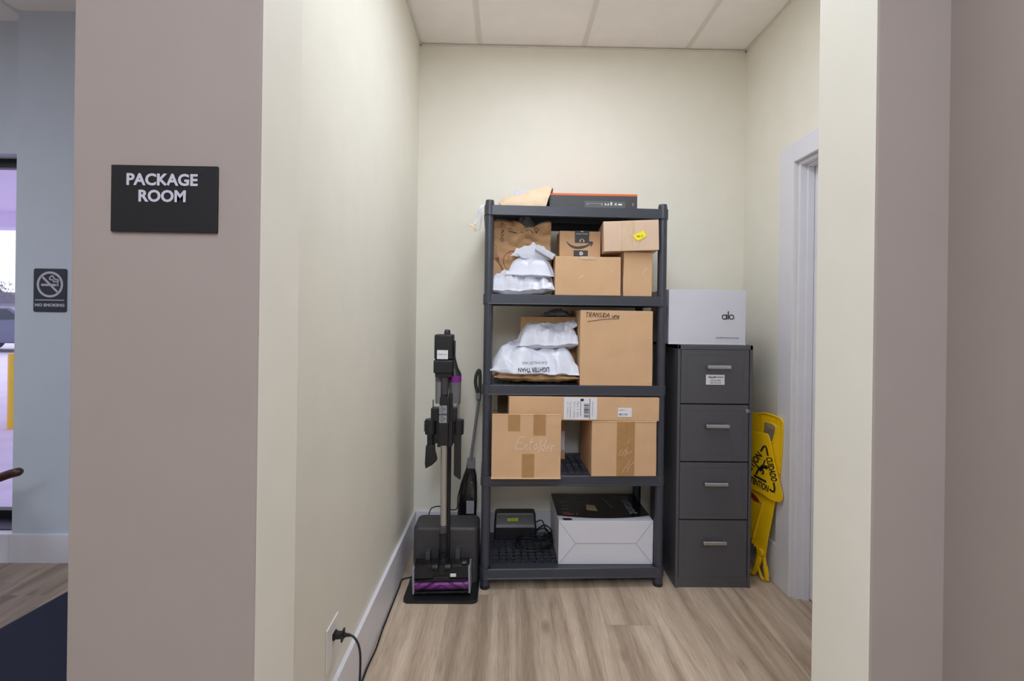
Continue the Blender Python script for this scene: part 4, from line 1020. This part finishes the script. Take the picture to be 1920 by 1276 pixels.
# front message panel: a triangle with rounded corners
DN = .012
tri = [(1435.5, 812), (1439.5, 814.5), (1443, 824), (1452, 870), (1460, 905), (1466, 925), (1467, 935), (1463, 941), (1456, 941), (1443, 936), (1425, 924)]
t2_ = [s2(*p, DN) for p in tri]
t2_ += [(-.262, s2(1409, 911, DN)[1] - .004), (-.288, s2(1409, 911, DN)[1] + .01), (-.285, s2(1409, 911, DN)[1] + .035), (-.168, s2(1435.5, 812, DN)[1] - .02), (-.158, s2(1431, 812.5, DN)[1] - .002)]
bm = B(); prism(bm, t2_, .010, Matrix.Translation((0, -DN, 0)), bev=.003); mp_ = obj('message_panel', bm, YELLOW, t)
YF = -DN - .0006
def tt(bm, txt, size, p0, p1, w=None):         # text along p0 -> p1 (pixel coords), centred
    a = Vector(s2(*p0, DN)); b_ = Vector(s2(*p1, DN)); c = (a + b_) / 2; an = math.atan2(b_.y - a.y, b_.x - a.x)
    text_bm(bm, txt, size, at(c.x, YF, c.y, an), w=(b_ - a).length, off=.03)
bm = B()
tt(bm, 'CUIDADO', .048, (1441, 857), (1451.5, 902)); tt(bm, 'ATTENTION', .046, (1397.5, 893), (1441.5, 917.5)); tt(bm, 'CAUTION', .048, (1395, 892), (1426, 850.5))
s_ = lambda pts, wd: slab2(bm, stroke([s2(*p, DN) for p in pts], wd), at(0, -DN - .0012, 0))
s_([(1426.5, 846), (1432, 836.5), (1435.5, 836), (1437.5, 841), (1440, 854)], .010)
s_([(1450.8, 904), (1452.8, 916), (1451.5, 921), (1448, 921), (1443, 916.5)], .010)
# slipping figure
s_([(1413.5, 890.5), (1437, 903)], .011)
s_([(1434.8, 862), (1432.5, 868), (1432, 873)], .0075); s_([(1431, 873), (1425, 877), (1420, 874), (1418, 871)], .008)
s_([(1425, 876), (1421, 882), (1417.5, 889)], .010); s_([(1427, 879), (1432, 883), (1431, 888), (1428, 886.5)], .009); s_([(1432, 873), (1424, 881)], .020)
hx_, hz_ = s2(1436.5, 875.5, DN); slab2(bm, [(hx_ + .0105 * math.cos(q * PI / 9), hz_ + .0105 * math.sin(q * PI / 9)) for q in range(18)], at(0, -DN - .0012, 0))
hx_, hz_ = s2(1452.5, 924.5, DN); slab2(bm, [(hx_ + .002 * math.cos(q * PI / 4), hz_ + .002 * math.sin(q * PI / 4)) for q in range(8)], at(0, -DN - .0012, 0))
obj('warning_print', bm, INK, mp_, flat=True)
# lower panel, hinge and folded feet
low = [s2(1457, 925), s2(1451.5, 940), s2(1447, 965), s2(1438, 1010), s2(1432.5, 1046), s2(1424, 1039), s2(1410, 1010), (-.20, s2(1410, 1010)[1] - .0), (-.215, s2(1424, 925)[1])]
bm = B(); prism(bm, low, .010, Matrix.Translation((0, .004, 0)), bev=.003)
tube(bm, [Vector((s2(1430, 942)[0], .003, s2(1430, 942)[1])), Vector((s2(1411, 1008)[0], .003, s2(1411, 1008)[1]))], .006, 8)
lp_ = obj('lower_panel', bm, YELLOW, t)
bm = B(); ox, oz = s2(1416, 931.5); slab2(bm, [(ox - .02 + .042 * math.cos(q * PI / 12), oz + .016 * math.sin(q * PI / 12) - .4 * .042 * math.cos(q * PI / 12)) for q in range(24)], at(0, .0038, 0)); obj('red_logo_oval', bm, mat('red_logo', (150, 40, 36), .5), lp_, flat=True)
bm = B(); a = s2(1410, 937); b_ = s2(1426, 944); slab2(bm, stroke([a, b_], .003), at(0, .0038, 0)); obj('logo_text_line', bm, mat('red_logo', (150, 40, 36), .5), lp_, flat=True)
bm = B()
hc = s2(1426, 1035); cyl(bm, (hc[0], -.010, hc[1]), (hc[0], .016, hc[1]), .017, seg=20, bev=.003)
a = s2(1413, 1020)
for k in range(4): q = s2(1411 + k * 4.5, 1014 + k * 5.5); box(bm, q[0] - .005, q[0] + .004, -.004, .014, q[1] - .012, q[1] + .010, bev=.002)
obj('hinge', bm, YELLOW, t)
bm = B()
pth = [Vector((s2(*p)[0], .002, max(.012, s2(*p)[1]))) for p in ((1424, 1040), (1420, 1056), (1413, 1072), (1406, 1088))]
tube(bm, smooth_path(pth, 5), [.016] * 6 + [.013] * 6 + [.011] * 4, 8); obj('leg', bm, YELLOW, t)
bm = B()
pth = [Vector((s2(*p)[0], .010, max(.009, s2(*p)[1]))) for p in ((1430, 1044), (1432, 1060), (1434.5, 1075), (1436, 1088))]
tube(bm, smooth_path(pth, 5), [.009] * 6 + [.012] * 6 + [.010] * 4, 8)
pth = [Vector((s2(*p)[0], .000, max(.009, s2(*p)[1]))) for p in ((1420, 1058), (1424, 1070), (1428, 1082), (1433, 1088))]
tube(bm, smooth_path(pth, 5), .007, 8); obj('leg', bm, YELLOW, t)

# ------------------------------------------------------------------ vacuum dock and stick vacuum
t = thing('vacuum_dock', 'charcoal self-emptying vacuum charging station with black floor plate, left of the shelving', 'vacuum station', (-.290, 2.24, 0))
R0 = Vector(t.location)
dl = lambda px, py, Y: P(px, py, Y) - R0
bm = B()
def zprism(bm, outline, z0, z1, bev=.0, mi=0):
    lo = [bm.verts.new((x, y, z0)) for x, y in outline]; hi = [bm.verts.new((x, y, z1)) for x, y in outline]; n = len(lo)
    fs = [bm.faces.new(lo[::-1]), bm.faces.new(hi)] + [bm.faces.new((lo[k], lo[(k + 1) % n], hi[(k + 1) % n], hi[k])) for k in range(n)]
    for f in fs: f.material_index = mi
    if bev:
        es = [e for e in fs[1].edges] + [e for e in fs[0].edges]
        rr = bmesh.ops.bevel(bm, geom=es, offset=bev, segments=3, affect='EDGES', profile=.5)
        for f in rr['faces']: f.material_index = mi
zprism(bm, rrect(.345, .30, .022, 5, .0, .125), 0, .015, .004); obj('floor_plate', bm, BLK, t)
bm = B(); xL, xR = dl(774, 1040, 2.37).x, dl(897, 1040, 2.37).x
rings = []
for z, ins in ((.014, .002), (.03, 0), (.268, .001), (.278, .003), (.284, .008), (.286, .014)):
    rings.append([Vector((x, y, z)) for x, y in rrect(xR - xL - 2 * ins, .165 - 2 * ins, .026, 5, (xL + xR) / 2, .205)])
loft(bm, rings); sh = obj('station_housing', bm, STATN, t, ang=50)
bm = B(); text_bm(bm, 'M', .022, Matrix.Translation((-.03, .20, .2868)), w=.016); obj('logo_mark', bm, MGREY, sh, flat=True)
bm = B(); xl = dl(841.5, 900, 2.345).x
cyl(bm, (xl, .105, .015), (xl, .105, dl(842, 800, 2.345).z), .0105, seg=18); obj('pole', bm, BLK, t)
# bracket with two side clips
bm = B(); zc = lambda v: dl(835, v, 2.34).z
xx = lambda v: dl(v, 800, 2.34).x
box(bm, xx(808), xx(862), .085, .115, zc(830), zc(786), bev=.006); box(bm, xx(809), xx(857), .07, .12, zc(788), zc(763), bev=.004)
for a, b_ in ((798, 819), (852, 870)):
    cyl(bm, ((xx(a) + xx(b_)) / 2, .085, zc(812)), ((xx(a) + xx(b_)) / 2, .085, zc(784)), (xx(b_) - xx(a)) / 2, seg=28, bev=.004)
for a in (797.5, 870):
    for k in range(5): box(bm, xx(a) - .002, xx(a) + .004 - (.004 if a > 800 else 0), .07, .10, zc(806 - k * 4), zc(804 - k * 4), bev=.0006)
brk = obj('bracket', bm, BLK, t)
bm = B(); box(bm, xx(855), xx(861), .10, .125, zc(790), zc(752), bev=.002); box(bm, xx(810), xx(812), .10, .125, zc(768), zc(750), bev=.001); obj('rear_strap', bm, CLEARP, t)
# tools hanging in the clips
tc_ = Vector((R0.x + (xx(798) + xx(819)) / 2, R0.y + .083, 0))
bm = B(); z = lambda v: zc(v)
cyl(bm, (0, 0, z(835)), (0, 0, z(811.5)), .0155, .017, seg=24)
prism(bm, [(-.020, z(832)), (.022, z(830)), (.024, z(845)), (.030, z(851)), (.030, z(855)), (-.021, z(872)), (-.024, z(866))], .034, Matrix.Translation((0, -.017, 0)), bev=.004)
bo_ = z(872); bmesh.ops.translate(bm, vec=(0, 0, -bo_), verts=bm.verts)
tb = thing('dusting_brush', 'black vacuum dusting brush hanging in the left clip of the dock bracket', 'vacuum tool', (tc_.x, tc_.y, bo_))
obj('nozzle_body', bm, BLK, tb)
bm = B(); prism(bm, [(-.022, z(867) - bo_), (.031, z(853.5) - bo_), (.033, z(860) - bo_), (.012, z(868) - bo_), (-.021, z(875) - bo_)], .028, Matrix.Translation((0, -.014, 0)), bev=.002)
bmesh.ops.translate(bm, vec=(0, 0, 0), verts=bm.verts); obj('bristle_edge', bm, RUBBER, tb)
xc = R0.x + (xx(853) + xx(866)) / 2
bm = B(); zb_ = z(895)
prism(bm, [(-.017, z(811.5) - zb_), (.016, z(811.5) - zb_), (.016, 0), (.010, .0), (-.017, z(887) - zb_)], .022, Matrix.Translation((0, -.011, 0)), bev=.003)
tag(obj('crevice_tool', bm, BLK, None, (xc, R0.y + .083, zb_)), 'long flat black crevice tool hanging from the right clip of the dock bracket', 'vacuum tool')

# stick vacuum
t = thing('stick_vacuum', 'black upright stick vacuum with purple brush roll and silver tube, docked at the station', 'vacuum cleaner', (-.300, 2.30, .0155))
R1 = Vector(t.location)
YV = 2.315
vx = lambda v, Y=YV: P(v, 850, Y).x - R1.x
vz = lambda v, Y=YV: P(832, v, Y).z - R1.z
yv = YV - R1.y
tx = (vx(826.5) + vx(839)) / 2
bm = B(); cyl(bm, (tx + .002, yv, vz(986)), (tx, yv, vz(828)), .0158, seg=28); obj('tube', bm, SILVER, t)
bm = B(); cyl(bm, (tx + .002, yv, vz(1000)), (tx + .002, yv, vz(983)), .0185, seg=24, bev=.003); box(bm, tx - .013, tx + .017, yv - .024, yv + .01, vz(996), vz(984), bev=.004); cl = obj('tube_collar', bm, DGREY, t)
bm = B()
pth = [Vector((tx + .002, yv, vz(998))), Vector((tx + .004, yv, vz(1020))), Vector((tx + .004, yv - .002, vz(1042))), Vector((tx + .004, yv - .012, vz(1064)))]
tube(bm, smooth_path(pth, 6), [.021] * 7 + [.020] * 6 + [.022] * 6, 20)
for k in range(6): cyl(bm, (tx + .003, yv - .002, vz(1028 + k * 3.2)), (tx + .003, yv - .002, vz(1029.6 + k * 3.2)), .0232, seg=20)
obj('neck', bm, BLK, t)
# floor head
hm = Matrix.Translation((0, 0, 0))
hxL, hxR = vx(780.5, 2.28), vx(884.5, 2.28); hw = hxR - hxL; hcx = (hxL + hxR) / 2; tilt = math.radians(-1.6)
HM = Matrix.Translation((hcx, -.012, .012)) @ Matrix.Rotation(tilt, 4, 'Y')
hz = lambda v: (P(832, v, 2.28).z - R1.z - .012)
bm = B()
sec = [(-.028, .004), (-.034, .020), (-.034, .030), (.004, .030), (.010, .056), (-.026, .058), (-.032, .070), (-.018, hz(1060)), (.01, hz(1056)), (.045, hz(1056)), (.058, .09), (.058, .03), (.045, .002), (-.01, .0)]
rings = [[Vector((s * hw / 2, y, z)) for y, z in sec] for s in (-1, -.5, 0, .5, 1)]
vs = loft(bm, rings); xf(bm, bm.verts[:], HM); hd = obj('floor_head', bm, BLKG, t, ang=30)
bm = B(); box(bm, -.04, .04, -.038, -.01, .060, .080, bev=.006, M=HM); prism(bm, [(-hw / 2 + .01, .058), (hw / 2 - .012, .060), (hw / 2 - .012, .064), (.035, .066), (-.04, .066), (-hw / 2 + .01, .060)], .03, HM @ Matrix.Translation((0, -.039, 0)), bev=.002)
for s in (-1, 1): cyl(bm, HM @ Vector((s * .015, -.02, .115)), HM @ Vector((s * .045, -.02, .115)), .016, seg=20, bev=.003)
box(bm, -.018, .018, -.03, .03, .055, .125, bev=.008, M=HM @ Matrix.Translation((.004, 0, 0))); obj('head_joint', bm, BLK, hd)
for s in (-1, 1):
    bm = B(); box(bm, s * hw / 2 - .005, s * hw / 2 + .005, -.037, .05, .0, hz(1059), bev=.003, M=HM)
    for z in (.004, .05, .075, hz(1061)): cyl(bm, HM @ Vector((s * hw / 2, -.040, z)), HM @ Vector((s * hw / 2, -.034, z)), .0045, seg=12)
    obj('end_cap', bm, mat('silver_grey_plastic', (150, 150, 156), .35), hd)
bm = B(); cyl(bm, HM @ Vector((-hw / 2 + .006, -.017, .032)), HM @ Vector((hw / 2 - .006, -.017, .032)), .0215, seg=24)
br = obj('brush_roll', bm, PURPLE, hd); br['label'] = 'purple fabric brush roll'
bm = B()
for s in (-1, 1):
    for o_ in (0, 1.2, 2.4, 3.6, 4.8, 6.0):
        pts = [HM @ Vector((s * (.002 + (hw / 2 - .010) * k / 18), -.017 + .0225 * math.cos(o_ + k * .16 + PI / 2), .032 + .0225 * math.sin(o_ + k * .16 + PI / 2))) for k in range(19)]
        tube(bm, pts, .0022, 5)
obj('bristle_strip', bm, RUBBER, br)
bm = B(); box(bm, -hw / 2, hw / 2, -.038, -.032, .000, .009, bev=.002, M=HM)
for s in (-.3, .38): cyl(bm, HM @ Vector((s * hw, -.036, .006)), HM @ Vector((s * hw, -.042, .006)), .0055, seg=14)
obj('front_bar', bm, BLK, hd)
bm = B(); box(bm, .042, .070, -.0375, -.034, .076, .092, bev=.002, M=HM); b1 = obj('rating_sticker', bm, PAPER, hd)
bm = B(); cyl(bm, HM @ Vector((hw / 2 - .026, 0, hz(1057))), HM @ Vector((hw / 2 - .026, 0, hz(1057) + .005)), .012, seg=20, bev=.002); obj('release_button', bm, CHROME, hd)
for s, px in ((-1, 805), (1, 861)):
    bm = B(); x_ = vx(px, 2.33); box(bm, x_ - .012, x_ + .012, .02, .065, vz(1055, 2.33), vz(1033 if s < 0 else 1028, 2.33), bev=.004); obj('docking_arm', bm, DGREY, t)
# hand unit: handle stem, battery, cyclone cup
bm = B()
box(bm, vx(823.5), vx(840.5), yv - .026, yv + .012, vz(833), vz(790), bev=.004); box(bm, vx(824), vx(843), yv - .024, yv + .014, vz(792), vz(742), bev=.005)
box(bm, vx(840), vx(848), yv - .010, yv + .02, vz(836), vz(735), bev=.004)
box(bm, vx(820), vx(826), yv - .01, yv + .01, vz(837), vz(828), bev=.002)
cyl(bm, (vx(832.5), yv - .008, vz(746)), (vx(833), yv - .004, vz(702)), .017, .021, seg=24)
st = obj('handle_stem', bm, BLK, t)
bm = B()
for a, b_ in ((758, 774), (776, 790)):
    box(bm, vx(824), vx(838), yv - .0268, yv - .0245, vz(b_), vz(a), bev=.0004)
lb1 = obj('safety_label', bm, mat('silver_label', (150, 152, 160), .4), st)
bm = B()
for k in range(10): box(bm, vx(826), vx(826) + .028 * (.5 + .5 * abs(math.sin(k * 2.1))), yv - .0274, yv - .0268, vz(760.5 + k * 3.0), vz(759.6 + k * 3.0))
obj('label_text', bm, INK, lb1, flat=True)
bm = B(); cyl(bm, (vx(833.5), yv - .016, vz(738)), (vx(833.5), yv - .016, vz(704)), .014, .018, seg=24, bev=.003); obj('trigger_grip', bm, DGREY, t)
bm = B(); box(bm, vx(814.5), vx(848.5), yv - .055, yv + .03, vz(672), vz(626), bev=.008, seg=3)
for k in range(4): box(bm, vx(821), vx(840), yv - .0565, yv - .054, vz(640.5 + k * 4), vz(638.5 + k * 4), bev=.0006)
pk = obj('battery_pack', bm, BLK, t)
bm = B(); box(bm, vx(813.5), vx(849), yv - .058, yv + .034, vz(697.5), vz(672.5), bev=.008, seg=3); box(bm, vx(816), vx(847), yv - .045, yv + .03, vz(705), vz(696), bev=.005); box(bm, vx(849.5), vx(851), yv - .02, yv + .02, vz(668), vz(638), bev=.001)
mb = obj('motor_housing', bm, BLK, t)
bm = B(); box(bm, vx(820), vx(840), yv - .0565, yv - .0548, vz(671), vz(654.5), bev=.0006); sk = obj('serial_sticker', bm, PAPER, pk)
bm = B(); text_bm(bm, 'WARRANTY VOID', .006, at(vx(830), yv - .0569, vz(662.5)), w=.042, off=.01); obj('sticker_text', bm, GREYINK, sk, flat=True)
bm = B(); rings = []
for r_, v in ((.015, 627), (.0150, 621), (.0125, 618), (.006, 616.8)): rings.append([Vector((vx(836.2) + r_ * math.cos(a), yv - .01 + r_ * math.sin(a), vz(v))) for a in [2 * PI * k / 20 for k in range(20)]])
loft(bm, rings); obj('top_knob', bm, mat('dark_metallic', (70, 72, 86), .25, metal=.8), t)
bm = B(); cxx = (vx(840) + vx(861)) / 2 - .004; r_ = .030
cyl(bm, (cxx + .004, yv + .02, vz(757)), (cxx + .004, yv + .02, vz(716)), r_ * .93, r_, seg=36); cup = obj('dust_cup', bm, CLEARP, t)
bm = B(); cyl(bm, (cxx + .004, yv + .02, vz(755)), (cxx + .004, yv + .02, vz(718)), .019, seg=24); obj('cyclone_core', bm, MGREY, cup)
bm = B(); cyl(bm, (cxx + .004, yv + .02, vz(716)), (cxx + .004, yv + .02, vz(703.5)), r_ + .001, seg=36, bev=.002); rg = obj('purple_ring', bm, PURPLE, t); rg['label'] = 'purple translucent ring'
bm = B(); rings = []
for (r2, v, dx) in ((r_ + .0005, 703.5, 0), (r_ * .97, 700, 0), (.021, 690, -.006), (.012, 672, -.010), (.010, 660, -.012), (.009, 656, -.012)):
    rings.append([Vector((cxx + .004 + dx + r2 * math.cos(a), yv + .02 + r2 * math.sin(a), vz(v))) for a in [2 * PI * k / 24 for k in range(24)]])
loft(bm, rings); obj('cyclone_cap', bm, BLK, t)
bm = B(); cyl(bm, (vx(820.5), yv + .02, vz(757)), (vx(820.5), yv + .02, vz(704)), .0165, .018, seg=28); c2 = obj('side_cup', bm, CLEARP, t)
bm = B(); cyl(bm, (vx(820.5), yv + .02, vz(716)), (vx(820.5), yv + .02, vz(704)), .0185, seg=28, bev=.002); obj('ring', bm, mat('mauve_plastic', (120, 100, 118), .4), c2)

# ------------------------------------------------------------------ second sweeper leaning in the corner
t = thing('steam_mop', 'thin grey-poled upright mop with dark body leaning behind the station against the shelving', 'mop', (P(877, 960, 2.66).x, 2.66, 0))
R2_ = Vector(t.location); Ym = 2.62
q3 = lambda px, py, Y=Ym: P(px, py, Y) - R2_
bm = B(); tube(bm, [q3(882, 864), q3(889, 815), q3(898, 748)], .0085, 14); obj('pole', bm, MGREY, t)
bm = B(); rings = []
for (py, xa, xb, th) in ((862, 876, 889, .014), (868, 875, 889, .018), (880, 873, 890, .024), (892, 868, 893, .030), (910, 862, 894, .034), (940, 859, 894, .036), (962, 857, 893, .036), (1000, 856, 893, .036), (1040, 858, 892, .030)):
    a, b_ = q3(xa, py), q3(xb, py); w2 = (b_.x - a.x) / 2; cxm = (a.x + b_.x) / 2
    rings.append([Vector((cxm + w2 * math.copysign(abs(math.cos(q)) ** .7, math.cos(q)), -.04 + .02 + th * math.copysign(abs(math.sin(q)) ** .7, math.sin(q)), a.z)) for q in [2 * PI * k / 28 for k in range(28)]])
loft(bm, rings); bd = obj('body', bm, BLKG, t, ang=50)
bm = B(); a = q3(876, 860); b_ = q3(890, 878); box(bm, a.x, b_.x, -.045, -.005, b_.z, a.z, bev=.004); obj('collar', bm, MGREY, t)
bm = B()
hp_ = [q3(897, 750), q3(896, 738), q3(892, 722), q3(892, 708), q3(895, 698), q3(898.5, 694), q3(900, 702), q3(900, 720), q3(899.5, 738), q3(898, 750)]
tube(bm, smooth_path(hp_, 6), .0095, 12); obj('loop_handle', bm, mat('dark_olive_grip', (58, 62, 58), .5), t)
bm = B(); box(bm, q3(893, 740).x, q3(901, 740).x, -.052, -.03, q3(893, 748).z, q3(893, 736).z, bev=.003); obj('switch_block', bm, MGREY, t)
bm = B(); a = q3(875, 936); b_ = q3(889, 960); box(bm, a.x, b_.x, -.0585, -.0565, b_.z, a.z); ll = obj('rating_label', bm, mat('silver_label', (150, 152, 160), .4), bd)
bm = B(); c = q3(885, 915); text_bm(bm, 'POWERED', .020, at(c.x, -.0570, c.z, -PI / 2 + .1), w=.085); obj('lettering', bm, MGREY, bd, flat=True)
bm = B(); box(bm, q3(852, 1060, 2.62).x, q3(898, 1060, 2.62).x, -.09, .03, 0, .035, bev=.010); cyl(bm, (0, -.02, .03), (0, -.02, q3(870, 1038).z + .004), .016, seg=16); obj('mop_head', bm, BLK, t)
cp = [q3(888, 879, 2.58), q3(878, 884, 2.57), q3(868, 900, 2.58), q3(859, 930, 2.60), q3(857, 952, 2.62), q3(846, 955, 2.70), q3(830, 949, 2.72), q3(814, 950, 2.70), q3(806, 958, 2.68), q3(800, 990, 2.66), q3(800, 1030, 2.66)]
bm = B(); tube(bm, smooth_path(cp, 8), .0032, 8); obj('power_cord', bm, RUBBER, t)

# ------------------------------------------------------------------ outlet, plug and cord
oy, oz = 1.484, .318
t = thing('wall_outlet', 'white wall outlet plate low on the left wall with a black plug in it', 'outlet', (LX, oy, oz))
bm = B(); box(bm, 0, .0055, -.049, .049, -.064, .066, bev=.002); obj('cover_plate', bm, OUTW, t)
bm = B(); box(bm, .005, .007, -.017, .017, -.034, .034, bev=.001); obj('receptacle', bm, OUTW, t)
pp = P(624, 1187, oy - .0); 
t = thing('extension_cable', 'black power cord from the wall plug running along the baseboard to the vacuum station', 'power cord', (LX + .0075, oy, oz + .024))
R3 = Vector(t.location)
bm = B(); loft(bm, [[Vector((x, a, b_)) for a, b_ in rrect(w_, h_, .003, 2)] for x, w_, h_ in ((0, .026, .021), (.006, .027, .022), (.007, .022, .017), (.024, .020, .015), (.026, .030, .030), (.030, .030, .030), (.032, .012, .012), (.036, .012, .012))])
for k in range(4): cyl(bm, (.036 + k * .004, 0, 0), (.0385 + k * .004, 0, 0), .0058 - k * .0004, seg=12)
obj('plug', bm, BLK, t)
def gl(px, py): 
    p = G(px, py, .0045); p.x = max(p.x, LX + .0215); return p - R3
path = [Vector((.034, 0, 0)), Vector((.062, -.004, -.003)), Vector((.084, -.012, -.04)), Vector((.090, -.03, -.12)), Vector((.088, -.05, -.22)), Vector((.082, -.06, -.30)), Vector((.072, -.10, -R3.z + .012)), Vector((.05, -.16, -R3.z + .0045)), Vector((.018, -.12, -R3.z + .0045)), gl(680, 1272), gl(687, 1245), gl(705, 1215), gl(715, 1180), gl(714, 1168), gl(722, 1150), gl(730, 1120), gl(737, 1100), gl(750, 1086), gl(768, 1082), gl(776, 1080)]
bm = B(); tube(bm, smooth_path(path, 9), .0034, 10); obj('cable', bm, RUBBER, t)

# ------------------------------------------------------------------ lobby furniture
t = thing('upholstered_bench', 'dark navy upholstered bench in the bottom left beside the taupe wall', 'bench', (-1.02, 1.62, 0), math.radians(-7))
bm = B(); box(bm, -.355, .30, -.60, .45, .13, .45, bev=.035, seg=4); obj('seat_block', bm, NAVY, t)
bm = B(); tube(bm, [Vector((x, y, .425)) for x, y in rrect(.664, 1.06, .03, 4, -.0275, -.075) + [rrect(.664, 1.06, .03, 4, -.0275, -.075)[0]]], .005, 6); obj('piping', bm, NAVY, t)
for sx in (-.30, .25):
    for sy in (-.52, .38):
        bm = B(); cyl(bm, (sx, sy, 0), (sx, sy, .14), .016, .022, seg=16); obj('leg', bm, WOOD, t)
# armchair whose arm tip enters the frame
t = thing('armchair', 'dark wooden armchair arm tip reaching in at the left edge before the lobby wall', 'chair', (-2.66, 2.06, 0), math.radians(12))
tip = P(41, 883, 2.25) - Vector(t.location); Ri = Matrix.Rotation(-math.radians(12), 3, 'Z'); tip = Ri @ tip
zt = tip.z
def armp(s): return [Vector((s * .30 + (tip.x - .30 if s > 0 else .0), tip.y if s > 0 else .0, zt)) for _ in (0,)][0]
bm = B()
pth = smooth_path([Vector((tip.x, tip.y, zt)), Vector((tip.x - .05, tip.y + .01, zt - .012)), Vector((tip.x - .16, tip.y + .02, zt - .05)), Vector((tip.x - .34, tip.y - .02, zt - .09)), Vector((tip.x - .50, tip.y - .08, zt - .07))], 6)
tube(bm, pth, [.008, .014, .018] + [.020] * (len(pth) - 3), 12); obj('armrest', bm, WOOD, t)
bm = B(); pth2 = [p + Vector((0, -.52, 0)) for p in pth]; tube(bm, pth2, [.008, .014, .018] + [.020] * (len(pth) - 3), 12); obj('armrest', bm, WOOD, t)
bm = B(); box(bm, tip.x - .56, tip.x - .17, tip.y - .50, tip.y + .0, .34, .43, bev=.03, seg=3); obj('seat', bm, NAVY, t)
bm = B(); box(bm, tip.x - .64, tip.x - .56, tip.y - .50, tip.y + .0, .40, .85, bev=.035, seg=3); obj('backrest', bm, NAVY, t)
for x in (tip.x - .16, tip.x - .56):
    for dy in (.015, -.515):
        bm = B(); cyl(bm, (x + (.02 if x > tip.x - .3 else -.02), tip.y + dy, 0), (x, tip.y + dy, zt - .06), .013, .018, seg=14); obj('leg', bm, WOOD, t)

# ------------------------------------------------------------------ outdoors seen through the shop window
bm = B(); box(bm, -60, -2.0, 2.80, 60, -.12, -.02); struct('ground_outside', bm, PAVE)
bm = B(); box(bm, -12, -1.5, 2.80, 7.6, 2.78, 3.0); box(bm, -12, -1.5, 7.3, 7.6, 2.56, 2.79); struct('trim_canopy', bm, SOFFIT)
t = thing('bollard', 'yellow safety bollard on the pavement outside the shop window', 'bollard', (G(15, 803, -.02).x + .06, G(15, 803, -.02).y + .06, -.02))
Yb = t.location.y - .09; zt = P(12, 662, Yb).z + .02
bm = B(); cyl(bm, (0, 0, 0), (0, 0, zt - .01), .095, seg=36, bev=.006); obj('post', bm, YELLOW, t)
bm = B(); cyl(bm, (0, 0, zt - .012), (0, 0, zt), .088, .06, seg=36, bev=.004); obj('cap', bm, YELLOW, t)
# car
Yc = 15.0; cxr = P(30, 600, Yc).x + 1.2
t = thing('car', 'dark blue parked car outside, seen through the shop window', 'car', (cxr - 2.2, Yc, -.02))
side = [(-2.2, .35), (-2.15, .75), (-1.9, .92), (-1.1, .98), (-.55, 1.38), (.75, 1.42), (1.35, 1.05), (2.05, .92), (2.2, .7), (2.2, .32), (1.75, .30), (1.35, .30), (-1.0, .30), (-1.75, .30)]
bm = B(); prism(bm, side, 1.7, bev=.06); obj('car_body', bm, CARP, t)
bm = B(); prism(bm, [(-.95, 1.0), (-.5, 1.32), (.1, 1.35), (.1, 1.0)], .02, Matrix.Translation((0, -.012, 0))); obj('window', bm, CARG, t)
bm = B(); prism(bm, [(.17, 1.0), (.17, 1.35), (.7, 1.35), (1.15, 1.05)], .02, Matrix.Translation((0, -.012, 0))); obj('window', bm, CARG, t)
for x in (-1.38, 1.42):
    for y in (-.02, 1.52):
        bm = B(); cyl(bm, (x, y, .32), (x, y + .2, .32), .33, seg=32, bev=.03); wh = obj('wheel', bm, RUBBER, t)
        bm = B(); cyl(bm, (x, y - .008, .32), (x, y + .03, .32), .20, seg=10); obj('hubcap', bm, MGREY, wh)
# house and tree across the street
Yh = 26.0; hx = P(10, 580, Yh).x
t = thing('house', 'low grey building with a shingled roof beyond the parked car outside', 'building', (hx, Yh, -.02))
bm = B(); box(bm, -5, 1.0, 0, 6, 0, 1.75); obj('wall', bm, HOUSE, t)
bm = B(); prism(bm, [(-5.3, 1.72), (1.3, 1.72), (.4, 2.25), (-4.4, 2.25)], 6.4, Matrix.Translation((0, -.2, 0))); obj('roof', bm, ROOF, t)
for k in range(5): bm = B(); box(bm, -1.5 + k * .5, -1.15 + k * .5, -.03, .05, .5, 1.35, bev=.01); obj('window', bm, CARG, t)
t = thing('street_tree', 'pale leafy tree behind the low building outside the window', 'tree', (P(14, 560, 38).x, 38, -.02))
bm = B(); rs = random.Random(2)
tube(bm, smooth_path([Vector((0, 0, 0)), Vector((.1, 0, 1.0)), Vector((-.05, .1, 2.0))], 4), .13, 8)
tips = []
for k in range(9):
    a = rs.random() * 2 * PI; e = Vector((math.cos(a) * (1 + rs.random()), math.sin(a) * 1.2, 2.3 + rs.random() * 1.1)); tube(bm, smooth_path([Vector((0, 0, 1.5)), e * .5 + Vector((0, 0, .9)), e], 4), [.06] * 4 + [.04] * 4 + [.02], 6); tips.append(e)
obj('trunk', bm, WOOD, t); bm = B()
for k in range(420):
    e = rs.choice(tips); c = e + Vector((rs.gauss(0, .33), rs.gauss(0, .33), rs.gauss(0, .22))); r_ = .05 + rs.random() * .06
    mm = Matrix.Translation(c) @ Euler((rs.random() * 3, rs.random() * 3, rs.random() * 3)).to_matrix().to_4x4()
    vs = bmesh.ops.create_icosphere(bm, subdivisions=1, radius=r_)['verts']; xf(bm, vs, mm @ Matrix.Diagonal((1, .6, .25, 1)))
obj('foliage', bm, FOLI, t)
